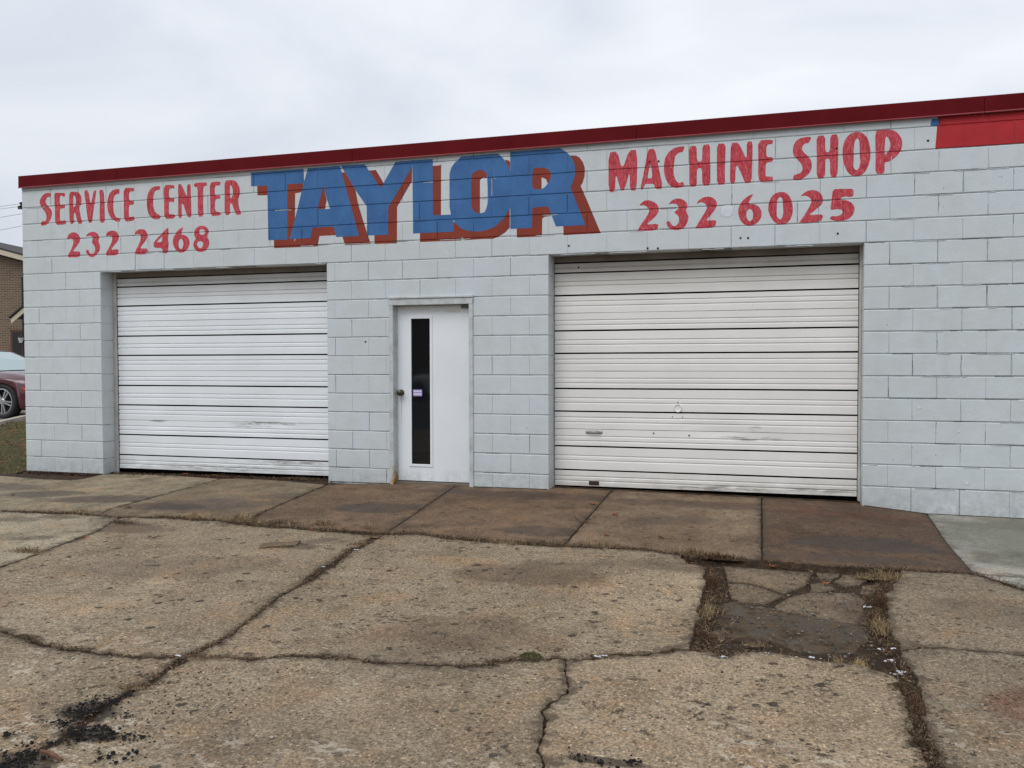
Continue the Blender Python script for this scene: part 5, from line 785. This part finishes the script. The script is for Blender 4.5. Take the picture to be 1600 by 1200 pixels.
# --- car: front axle at local x = 0, nose +x, right flank at -y
def car(loc, rz, paint_, label, zs=1., glass=None):
    root = empty('parked_car', loc, rz); tag(root, label, 'car'); HW = .93; WB = 3.02; NR, TL = .90, -4.08
    def interp(x, T_): return lerp_tab(x, [t[0] for t in T_], [t[1] for t in T_])
    deck = [(TL, .78), (TL+.08, 1.0), (-3.72, 1.06), (-2.6, 1.03), (-1.2, .99), (-.45, .985), (0, .955), (.5, .88), (.78, .76), (NR, .58)]
    wid = [(TL, .72), (TL+.2, .86), (-3.3, HW), (-2., HW-.015), (.1, HW), (.5, .87), (.75, .76), (NR, .52)]
    xs_ = ar(TL, NR, .055); rings = []
    for x in xs_:
        zt = interp(x, deck)*zs; w = interp(x, wid); zb = .20
        for cx_ in (0, -WB):
            d = abs(x-cx_)
            if d < .395: zb = max(zb, .33 + math.sqrt(.395**2-d*d))
        zb = min(zb, zt-.16); sh_ = zt - .10
        pr = [(0, zb), (w-.05, zb), (w-.012, zb+.02), (w, min(zb+.16, sh_-.06)), (w+.006, sh_-.10*min(1, (sh_-zb))), (w-.03, sh_), (w-.10, zt-.025), (w*.55, zt), (0, zt+.012)]
        rings.append([(x, -a, b) for a, b in pr] + [(x, a, b) for a, b in pr[::-1][1:-1]])
    n = len(rings[0]); V = [v for r in rings for v in r]; F = [(i*n+k_, (i+1)*n+k_, (i+1)*n+(k_+1) % n, i*n+(k_+1) % n) for i in range(len(rings)-1) for k_ in range(n)]
    F += [tuple(range(n))[::-1], tuple(range((len(rings)-1)*n, len(rings)*n))]
    F = [f[::-1] for f in F]
    mesh('body', V, F, paint_, root, True)
    gh = [(-3.70, 1.04, .70), (-3.0, 1.36, .64), (-2.4, 1.445, .62), (-1.75, 1.455, .62), (-1.30, 1.40, .62), (-.85, 1.22, .68), (-.40, .99, .74)]
    def cabin(name, mat, off, zlo, zhi_f):
        rg = []
        for x, zt, w in gh:
            zt = zt*zs; z0 = .96*zs
            pr = [(HW-.10+off, z0), (w+.12*(1-(zt-z0)/.5)*.3+off, max(z0+.003, zt-.06)), (w-.08, zt+off), (0, zt+.015+off)]
            rg.append([(x, -a, b) for a, b in pr] + [(x, a, b) for a, b in pr[::-1][1:]])
        n2 = len(rg[0]); V_ = [v for r in rg for v in r]
        return V_, n2, len(rg)
    V_, n2, nr_ = cabin('glass', None, 0, 0, 0)
    F_ = [(i*n2+k_, i*n2+k_+1, (i+1)*n2+k_+1, (i+1)*n2+k_) for i in range(nr_-1) for k_ in range(n2-1)]
    mesh('window_glass', V_, F_, M['carglass'], root, False)
    # roof skin and pillars
    m4 = MB(); Vr, n2, nr_ = cabin('r', None, .008, 0, 0)
    m4.add(Vr, [(i*n2+k_, i*n2+k_+1, (i+1)*n2+k_+1, (i+1)*n2+k_) for i in range(1, 4) for k_ in (1, 2, 3, 4)]); m4.build('roof', paint_, root, False)
    for s in (-1, 1):
        m4 = MB(); m4.tube([(x, s*(w+.02), (zt)*zs-.035) for x, zt, w in gh[3:]], .028, 6); m4.build('front_pillar', paint_, root, True)
        m4 = MB(); m4.box(-1.98, -1.90, s*(HW-.16)-.03, s*(HW-.16)+.03, .96*zs, 1.41*zs); m4.build('centre_pillar', M['black'], root)
        m4 = MB(); m4.bbox(-.78, -.62, s*1.02-.09 if s > 0 else s*1.02-.03, s*1.02+.03 if s > 0 else s*1.02+.09, 1.0*zs, 1.12*zs, .02); m4.build('mirror', paint_, root)
        m4 = MB(); m4.bbox(.55, .80, s*.78-.06, s*.78+.06, .62*zs, .72*zs, .02); m4.build('headlight', M['clear'], root)
        m4 = MB(); m4.tube([(.50, s*(HW-.045), .66), (.58, s*(HW-.085), .56), (.62, s*(HW-.10), .48)], .016, 6); m4.build('side_marker', M['amber'], root)
        m4 = MB(); m4.bbox(TL-.01, TL+.12, s*.68-.12, s*.68+.12, .78*zs, .92*zs, .02); m4.build('tail_lamp', M['amber'], root)
        for cx_ in (0, -WB):
            y = s*(HW-.13)
            m4 = MB(); m4.disc((cx_, y-s*.11, .36), (0, s, 0), 1, [(.25, 0), (.33, 0), (.36, .03), (.36, .19), (.345, .215), (.33, .225), (.262, .222), (.26, .14), (.05, .13)], 36); wh = m4.build('wheel', M['tyre'], root, True)
            m4 = MB()
            for q in range(10):
                t = q*math.pi*2/10 + .1; t2 = t + .16*(1 if q % 2 else -1)
                yo = y + s*.105
                def pt(r, tt, dy): return (cx_ + r*math.cos(tt), yo + s*dy, .36 + r*math.sin(tt))
                m4.add([pt(.05, t-.3, 0), pt(.05, t+.3, 0), pt(.25, t2+.055, 0), pt(.25, t2-.055, 0), pt(.05, t-.3, -.03), pt(.05, t+.3, -.03), pt(.25, t2+.055, -.03), pt(.25, t2-.055, -.03)],
                       [(0,1,2,3), (4,7,6,5), (0,4,5,1), (1,5,6,2), (2,6,7,3), (3,7,4,0)])
            m4.disc((cx_, y+s*.07, .36), (0, s, 0), 1, [(.07, 0), (.07, .03), (.05, .045)], 16)
            ns = 32; a0 = len(m4.v)
            vs = []
            for r, dy in ((.268, .112), (.25, .116), (.244, .06)):
                for q in range(ns): vs.append((cx_+r*math.cos(2*math.pi*q/ns), y+s*dy, .36+r*math.sin(2*math.pi*q/ns)))
            m4.add(vs, [(i*ns+q, i*ns+(q+1) % ns, (i+1)*ns+(q+1) % ns, (i+1)*ns+q) for i in range(2) for q in range(ns)])
            m4.build('rim', M['alloy'], wh)
    m4 = MB(); m4.box(TL+.25, NR-.30, -HW+.30, HW-.30, .17, .62); m4.build('underbody', M['black'], root)
    m4 = MB(); m4.bbox(-.45, -.40, 0, .001, .9, .91, .0001) if False else None
    m4 = MB(); m4.box(NR-.10, NR-.02, -.45, .45, .40, .62); m4.build('grille', M['black'], root)
    return root
wx, wy, wz = BG['wheel']
car((wx, wy+.80, wz-.36), 0, M['maroon'], 'dark maroon sedan parked nose to the kerb left of the shop')
# --- brick house, seen past the left corner
hx0, hy0 = BG['house'][0], BG['house'][1]; ang = math.atan2(_R.y, _R.x)
house = empty('brick_house', (hx0, hy0, 0), ang); tag(house, 'brown brick house with low gable roof and dark door behind the maroon car', 'house')
m2 = MB(); m2.box(-12, 0, 0, 9, -.2, 5.22); m2.add([(-12, 0, 5.22), (0, 0, 5.22), (0, 9, 5.22), (-12, 9, 5.22), (-12, .0, 6.9), (-7, 0, 7.1)], [(0, 1, 5, 4)])
m2.build('wall', M['brick'], house)
m2 = MB(); m2.tube([(.03, -.05, 0), (.03, -.05, 4.65)], .045, 8); m2.build('downspout', M['darkwood'], house)
def rake(name, a, b, y0, y1, t, mat):
    m2 = MB(); m2.add([(a[0], y0, a[1]), (b[0], y0, b[1]), (b[0], y0, b[1]-t), (a[0], y0, a[1]-t), (a[0], y1, a[1]), (b[0], y1, b[1]), (b[0], y1, b[1]-t), (a[0], y1, a[1]-t)], [(0,3,2,1), (4,5,6,7), (0,1,5,4), (2,3,7,6), (1,2,6,5), (3,0,4,7)]); return m2.build(name, mat, house)
K_ = 33/CAM['f']
def hz2(x, y): return ((x-37)*K_, CAM['loc'][2] - (y-566)*K_)          # house-front metres from the survey of the photo
def hz3(x, y, dp):
    w = 33 + dp; return ((x-800)*w/CAM['f'] - (37-800)*33/CAM['f'], CAM['loc'][2] - (y-566)*w/CAM['f'])
a, b = hz3(-180, 341, -.45), hz3(60, 405.5, -.45); rake('rake_board', a, b, -.45, -.38, .20, M['trim'])
rake('soffit', (a[0], a[1]-.03), (b[0], b[1]-.03), -.38, .0, .1, M['darkwood']); rake('drip_edge', (a[0], a[1]+.055), (b[0], b[1]+.055), -.47, -.30, .055, M['black'])
a2, b2 = hz3(-180, 351, 3.2), hz3(60, 392, 3.2)
m2 = MB(); m2.add([(a[0], -.40, a[1]+.055), (b[0], -.40, b[1]+.055), (b2[0], 3.2, b2[1]), (a2[0], 3.2, a2[1]), (b2[0], 9, b2[1]-.6), (a2[0], 9, a2[1]-.6)], [(0, 1, 2, 3), (3, 2, 4, 5)]); m2.build('roof', M['shingle'], house)
a, b = hz3(17.5, 498, -1.1), hz3(56, 465, -1.1)
rake('porch_board', a, b, -1.1, -1.04, .19, M['trim']); rake('porch_roof', (a[0]-.05, a[1]+.07), (b[0], b[1]+.07), -1.15, .0, .06, M['black'])
rake('porch_board', b, (b[0]+ (b[0]-a[0]), a[1]), -1.1, -1.04, .19, M['trim']); rake('porch_roof', (b[0], b[1]+.07), (b[0]+(b[0]-a[0])+.05, a[1]+.07), -1.15, .0, .06, M['black'])
a, b = hz2(20, 519), hz2(34.5, 575)
m2 = MB(); m2.box(a[0], b[0], -.015, .02, .1, a[1]); dr = m2.build('door', M['darkwood'], house)
m2 = MB(); m2.box(a[0]-.08, a[0]-.002, -.02, .03, .1, a[1]+.08); m2.box(b[0]+.002, b[0]+.08, -.02, .03, .1, a[1]+.08); m2.box(a[0]-.08, b[0]+.08, -.02, .03, a[1]+.002, a[1]+.085); m2.build('door_surround', M['bark'], house)
m2 = MB(); c = hz2(36.6, 531); m2.disc((c[0], -.16, c[1]-.14), (0, 0, 1), 1, [(.05, 0), (.10, .22), (.12, .22), (.02, .33)], 8); m2.mi = 0
m2.tube([(c[0], -.16, c[1]+.18), (c[0], -.10, c[1]+.30), (c[0], 0, c[1]+.25)], .015, 6); lt = m2.build('wall_lantern', M['black'], house)
m2 = MB(); m2.disc((c[0], -.17, c[1]-.12), (0, 0, 1), 1, [(.055, 0), (.108, .19)], 8); m2.build('lantern_glass', M['clear'], lt)
# utility pole hidden behind the shop corner, its arm end and wires showing
px_, py_, pz_ = BG['pole']; ix, iy, iz = BG['ins']
pole = empty('utility_pole', (px_, py_, 0)); tag(pole, 'wooden utility pole behind the shop with insulator at its arm end', 'utility pole')
m2 = MB(); m2.tube([(0, 0, -.2), (0, 0, pz_+1.2)], [.16, .11], 10); m2.build('post', M['pole'], pole)
m2 = MB(); m2.box(-1., 1., -.06, .06, pz_-.20, pz_-.06); am = m2.build('crossarm', M['pole'], pole); am.rotation_euler.z = math.atan2(iy-py_, ix-px_)
m2 = MB(); q = Vector((ix-px_, iy-py_, iz-.12)); m2.disc(q, (0, 0, 1), 1, [(.10, 0), (.13, .05), (.07, .08), (.04, .12), (.08, .17), (.08, .22), (.03, .25)], 12); m2.build('insulator', M['black'], pole)
for i, w in enumerate(BG['wires']):
    a, b = Vector(w[0]), Vector(w[1]); d = b - a; m2 = MB(); pts_ = [b + d*4, b, a, a - d*3]
    m2.tube(pts_, .010, 5); tag(m2.build('utility_wire', M['wire']), ['topmost of the thin overhead wires left of the shop roof', 'second overhead wire from the top left of the shop roof', 'third overhead wire from the top left of the shop roof', 'lowest thin overhead wire left of the shop roof'][i], 'wire', 'overhead wires left of the shop')
# ------------------------------------------------------------ plants in the joints
GK = dict(dry=['dry', 'dead'], dead=['dead', 'dry'], dark=['dark', 'dead'], red=['red', 'dark'], yel=['yel', 'dry'], moss=['moss', 'dark'], green=['green', 'moss'], grn=['grn', 'dead'])
def inp(x, y): return in_patch(x, y) if (8.0 < x < 9.85 and -4.4 < y < -1.9) else False
for ti, ((x, y), r, h, n, kind, lab) in enumerate(TUFT):
    R5 = random.Random(100+ti); sp = []; root_z = gz(x, y) - (.03 if inp(x, y) else .004)
    tilt_ = R5.uniform(-.25, .25); mossy = kind in ('moss', 'green')
    h *= 1 if mossy else (.58 if kind == 'dry' else .52)
    for i in range(n*2 if mossy else int(n*3)):
        a = R5.uniform(0, 6.283); q = r*math.sqrt(R5.random())*(1 if mossy else R5.uniform(.4, 1)); dx, dy = q*math.cos(a), q*math.sin(a)*(.45 if not mossy else .75)
        if mossy: hh = h*max(.15, 1-(q/r)**2)*.4; z0 = root_z + h*max(0, 1-(q/r)**2)*.6
        else:
            dx = R5.gauss(0, r*.62); dy = R5.gauss(0, r*.20)
            if lab.find('edge of broken') > 0 or lab.find('right joint') > 0: dx, dy = dy*1.2, dx
            dx = max(-1.4*r, min(1.4*r, dx)); dy = max(-1.4*r, min(1.4*r, dy))
            hh = h*min(1.5, R5.expovariate(1.9)+.12)*math.exp(-abs(dx)/r*.4); z0 = root_z
        if y > -.35 and y+dy > .19: dy = .19 - y
        ln = R5.uniform(.15, 1.0) if hh > h*.6 else R5.uniform(.5, 2.4)
        sp.append((dx, dy, z0-root_z, hh, ln, 0 if R5.random() < .66 else 1))
    o = blades('weed_tuft' if not mossy else 'moss_clump', sp, [M['p_' + q] for q in GK[kind]], 300+ti, None, None if mossy else ((r*.35, r*1.45) if lab.find('edge of broken') > 0 or lab.find('right joint') > 0 else (r*1.45, min(.10, r*.35)))); o.location = (x, y, root_z); tag(o, lab, 'weeds' if not mossy else 'moss', 'weeds growing in the pavement joints')
# loose dead matter lying along the joints
R6 = random.Random(8)
def debris(name, lines, dens_, size, mats, lab, spread=1.):
    m2 = MB()
    for nm in lines:
        L_ = LINES[nm]; cc = L_['c']
        for i in range(len(cc)-1):
            p = cc[i]
            if p.x < 1 or p.x > 11.5 or p.y < -6.3: continue
            w = L_['w'][i]; dn = dens_*(.25 + 1.5*max(0, noise.noise(Vector((p.x*2.2, p.y*2.2, 4)))+.25))
            for _ in range(int(dn) + (R6.random() < dn % 1)):
                q = p + (cc[i+1]-p)*R6.random() + Vector((R6.gauss(0, 1), R6.gauss(0, 1)))*(w*.8+.008)*spread
                if nm in ('PB', 'PL', 'PR') and not inp(q.x, q.y): continue
                s_ = size*R6.uniform(.4, 1.5); a = R6.uniform(0, 6.28); c_, s2 = math.cos(a)*s_, math.sin(a)*s_; z = gz(q.x, q.y) + .003 + (-.036 if inp(q.x, q.y) else 0) - (.008 if (q-p).length < w else 0); e1, e2 = R6.uniform(0, .008), R6.uniform(0, .008)
                m2.mi = R6.choice((0, 0, 1)) if len(mats) == 2 else R6.choice((0, 0, 1, 2)); k3 = R6.uniform(.15, .5)
                m2.add([(q.x-c_, q.y-s2, z), (q.x+s2*k3, q.y-c_*k3, z+e1), (q.x+c_, q.y+s2, z+e2), (q.x-s2*k3, q.y+c_*k3, z+.002)], [(0, 1, 2, 3)])
    tag(m2.build(name, mats), lab, None, None, 'stuff')
debris('joint_debris', ['J', 'C1', 'C2', 'C6', 'J', 'C1', 'C6', 'A2'], 9, .0075, [M['p_dark'], M['p_red'], M['p_dead']], 'dark crumbs of dead leaves lying along the forecourt joints')
sp = []
for (xa_, xb_, n_) in ((1.5, 3.2, 350), (3.4, 5.4, 2600), (5.4, 6.6, 350), (6.6, 8.5, 900), (9.3, 9.9, 200)):
    ids = [i for i, p in enumerate(LINES['J']['c']) if xa_ < p.x < xb_]
    for _ in range(n_):
        i = R6.choice(ids); p = LINES['J']['c'][i]
        if noise.noise(Vector((p.x*2.3, 3, 1))) < -.05 and R6.random() < .8: continue
        x, y = p.x + R6.gauss(0, .01), p.y + R6.gauss(0, .022); hh = .012 + .05*R6.random()**3
        sp.append((x, y, gz(x, y)-.006, hh, R6.uniform(.6, 2.6), R6.choice((0, 1, 1, 2, 2))))
for nm_, n_ in (('PL', 1700), ('PR', 1900), ('PB', 1100), ('C6', 900), ('C1', 900), ('C2', 500)):
    for _ in range(n_):
        i = R6.randrange(len(LINES[nm_]['c'])); p = LINES[nm_]['c'][i]
        if nm_ in ('C1', 'C2') and noise.noise(Vector((p.x*3, p.y*3, 1))) < .08: continue
        x, y = p.x + R6.gauss(0, .012), p.y + R6.gauss(0, .012)
        if nm_ == 'PL': x += abs(R6.gauss(0, .07))
        if nm_ == 'PR': x -= abs(R6.gauss(0, .06))
        if nm_ == 'PB': y += abs(R6.gauss(0, .04))
        if nm_[0] == 'P' and not inp(x, y): continue
        sp.append((x, y, gz(x, y)-(.045 if inp(x, y) else .006), .012 + (.045 if nm_[0] == 'P' else .022)*R6.random()**2.5, R6.uniform(.5, 2.2), R6.choice((0, 0, 1, 2, 2, 3))))
tag(blades('dead_grass', sp, [M['p_dead'], M['p_dry'], M['p_dark'], M['p_red']], 77), 'thin dead grass and stalks strung along the pavement joints and the broken patch', None, None, 'stuff')
debris('patch_debris', ['PL', 'PR', 'PB', 'PR', 'PL'], 26, .010, [M['p_dark'], M['p_red'], M['p_dead']], 'brown plant litter around the rim of the broken patch', 6.)
m2 = MB()
for i in range(2600):                                    # debris against left door and pier
    x = R6.uniform(-.1, 4.1); y = R6.gauss(-.02 if x < 1.05 else .12, .05)
    if x > 1.05 and y > .2: continue
    if x <= 1.05 and (y > -.01): y = -R6.uniform(.01, .12)
    if x > 1.05 and y < .0: y = R6.uniform(0, .15)
    s_ = R6.uniform(.004, .02); a = R6.uniform(0, 6.28); c_, s2 = math.cos(a)*s_, math.sin(a)*s_; z = gz(x, y) - .004 + R6.uniform(0, .012) - (.012 if x < 1 else 0)
    m2.mi = R6.choice((0, 0, 0, 1)); m2.add([(x-c_, y-s2, z), (x+s2*.4, y-c_*.4, z+R6.uniform(0, .01)), (x+c_, y+s2, z+.004), (x-s2*.4, y+c_*.4, z)], [(0, 1, 2, 3)])
tag(m2.build('leaf_litter', [M['p_dark'], M['p_red']]), 'dark leaf litter along the foot of the left garage door', None, None, 'stuff')
sl_ = MB()
for (xa_, xb_, yy, w0) in ((-.04, 1.09, -.012, .03), (4.10, 4.83, -.004, .009), (5.78, 6.57, -.004, .010), (9.57, 11.5, -.005, .014), (11.5, 15.6, -.005, .012), (6.6, 9.55, .175, .03)):
    n_ = int((xb_-xa_)/.02); A_ = []
    for i in range(n_+1):
        x = xa_ + (xb_-xa_)*i/n_; w = w0*(.5 + 1.6*abs(fnoise((x, yy, 5), 6))); A_.append((x, yy+.02, yy-w))
    b0 = len(sl_.v); vs = []
    for x, y1_, y0_ in A_: vs += [(x, y1_, gz(x, y1_)+.009), (x, y0_, gz(x, y0_)+.0035)]
    sl_.add(vs, [(2*i, 2*i+1, 2*i+3, 2*i+2) for i in range(n_)])
tag(sl_.build('soil_line', M['soil']), 'thin dark line of soil along the foot of the shop wall', None, None, 'stuff')
# fallen leaves
ORD = ['leftmost', 'second', 'third', 'fourth', 'fifth', 'sixth', 'seventh', 'eighth', 'ninth', 'tenth', 'eleventh', 'twelfth']
def region(x, y):
    if inp(x, y): return 'in the broken patch'
    if y > -2.02 or (x > 12):
        if x < 3.0: return 'on the tan apron slab at left' if y < -.3 else 'below the left garage door'
        if x < 5.5: return 'on the apron between left garage door and entry'
        if x < 7.6: return 'on the brown apron by the entry door'
        return 'on the apron before the right garage door'
    if y > -2.3: return 'along the joint between apron and forecourt'
    if y > -4.75: return 'on the far forecourt slabs'
    if x > 9.2: return 'in the near right joint'
    return 'on the near slabs left of the vertical crack' if x < 7.75 else 'on the near slab below the broken patch'
def namer(pts, what):
    rg = [region(*p) for p in pts]; res = []
    for i, p in enumerate(pts):
        same = sorted([j for j in range(len(pts)) if rg[j] == rg[i]], key=lambda j: pts[j][0]); n = same.index(i)
        res.append(what + ' ' + rg[i] + ('' if len(same) == 1 else ', leftmost of those there' if n == 0 else ', rightmost of those there' if n == len(same)-1 else ', %s from left there' % ORD[n]))
    return res
LBL = namer(PT['leaves'], 'dry rust-brown leaf'); LBP = namer(PT['paper'], 'white crumpled scrap'); LBS = namer(PT['pebbles'], 'loose pebble')
def leaf_mesh(seed):
    R_ = random.Random(seed); V = [(0, 0, .004)]; n = 14
    for i in range(n):
        t = 2*math.pi*i/n; r = (.030 if i % 2 else .017)*R_.uniform(.7, 1.25); V.append((r*math.cos(t), r*math.sin(t)*.8, R_.uniform(.001, .016)))
    return V, [(0, 1+i, 1+(i+1) % n) for i in range(n)]
LPOS = ['on the pale apron slab left of the first joint', 'on the brown apron']
for i, (x, y) in enumerate(PT['leaves']):
    V, F = leaf_mesh(i); o = mesh('fallen_leaf', V, F, M['leaf'] if i % 4 else M['p_dead']); o.location = (x, y, gz(x, y)+.004 - (.03 if inp(x, y) else 0)); o.rotation_euler.z = i*1.3; s_ = rnd.uniform(.7, 1.25); o.scale = (s_, s_, s_)
    tag(o, LBL[i], 'leaf', 'dry leaves scattered on the concrete')
for i, (x, y) in enumerate(PT['paper']):
    m2 = MB(); [m2.blob((rnd.gauss(0, .011), rnd.gauss(0, .009), .004), rnd.uniform(.003, .008), 50+i*9+q, rnd.uniform(.4, .9), 5) for q in range(5)]; o = m2.build('white_scrap', M['paper']); o.location = (x, y, gz(x, y)+.002 - (.03 if inp(x, y) else 0)); o.scale = (1.3, .8, 1)
    tag(o, LBP[i], 'litter', 'white scraps in the joints')
for i, (x, y) in enumerate(PT['pebbles']):
    m2 = MB(); m2.blob((0, 0, .003), rnd.uniform(.0045, .0095), 80+i, .7, 7); o = m2.build('pebble', [M['stone'], M['stoned'], M['stonew']][(i*7) % 5 % 3 if i % 4 else 2], None, True); o.location = (x, y, gz(x, y)+.004)
    tag(o, LBS[i], 'pebble', 'loose pebbles on the near slabs')
m2 = MB()
for i, (x, y) in enumerate(PT['chunks']):
    for j in range(20 if i < len(PT['chunks'])-6 else 9):
        qx, qy = x + R6.gauss(0, .022), y + R6.gauss(0, .018); m2.blob((qx, qy, gz(qx, qy)+.004+R6.uniform(0, .008)), R6.uniform(.002, .0055)*(1.9 if j % 5 == 0 else 1), i*40+j, .8, 6)
for j in range(260):
    qx, qy = R6.gauss(6.2, .22), R6.gauss(-5.45, .28); m2.blob((qx, qy, gz(qx, qy)+.002), R6.uniform(.001, .005), j, .8, 5)
tag(m2.build('asphalt_crumbs', M['bitumen']), 'black asphalt crumbs spilled over the diagonal joint at lower left', None, None, 'stuff')
m2 = MB()
for j in range(9000):                                    # grit
    qx, qy = R6.uniform(3.5, 11), R6.uniform(-6.2, -2.05)
    if inp(qx, qy) or noise.noise(Vector((qx*1.1, qy*1.1, 8))) < -.15: continue
    s_ = .0012 + .0032*R6.random()**4; m2.mi = R6.choice((0, 1, 2, 1)); z = gz(qx, qy)
    a = R6.uniform(0, 6.28); m2.add([(qx+s_*math.cos(a), qy+s_*math.sin(a), z), (qx+s_*math.cos(a+2.1), qy+s_*math.sin(a+2.1), z), (qx+s_*math.cos(a+4.2), qy+s_*math.sin(a+4.2), z), (qx, qy, z+s_*1.3)], [(0, 1, 3), (1, 2, 3), (2, 0, 3)])
for j in range(5200):
    qx, qy = R6.uniform(8.15, 9.55), R6.uniform(-4.25, -2.3)
    if not inp(qx, qy): continue
    nn_ = noise.noise(Vector((qx*5, qy*5, 3)))
    if nn_ < -.05 and R6.random() < .75: continue
    m2.mi = R6.choice((3, 3, 1, 1, 3, 0)); m2.blob((qx, qy, gz(qx, qy) - .036), .0020 + .008*R6.random()**5, j, .7, 5)
M['stoneb'] = simple('brown_grit', (.15, .105, .068), .9, .2, var=.5, sc=25)
tag(m2.build('grit', [M['stone'], M['stoned'], M['stonew'], M['stoneb']]), 'fine grit scattered over the forecourt slabs', None, None, 'stuff')
a, b = Vector(PT['bark'][0]), Vector(PT['bark'][1]); m2 = MB(); m2.tube([(*a, gz(*a)+.014), (*(a+(b-a)*.5), gz(*a)+.018), (*b, gz(*b)+.010)], [.007, .010, .005], 7); tag(m2.build('bark_strip', M['bark']), 'broken brown stick lying beside the asphalt crumbs', 'stick')
for key, lab in (('twig', 'thin dark forked twig lying across the fourth apron joint'), ('twig2', 'short dark curled twig on the left forecourt slab')):
    T_ = [Vector(p) for p in PT[key]]; m2 = MB(); m2.tube([(*p, gz(*p)+.006+.004*i) for i, p in enumerate(T_)], [.003, .004, .002], 6)
    m2.tube([(*T_[1], gz(*T_[1])+.008), (T_[1].x+.07, T_[1].y+.10, gz(*T_[1])+.02)], [.003, .0015], 5); tag(m2.build('twig', M['bark']), lab, 'twig')
# ------------------------------------------------------------ across the street (reflected in the door glass)
car((-5.0, -25.3, -.25), math.radians(180), M['carwhite'], 'white car parked across the street behind the viewer', 1.08)
far_ = empty('brick_shop', (-6, -44, -.3)); tag(far_, 'dark brick shop across the street behind the viewer', 'building')
m2 = MB(); m2.box(-26, 30, -10, 0, 0, 8.5); m2.build('wall', M['brick'], far_)
for i in range(8):
    m2 = MB(); m2.box(-24+i*6.5, -20.5+i*6.5, .005, .05, .8, 3.2); m2.build('window', M['glass'], far_)

if 0: pass
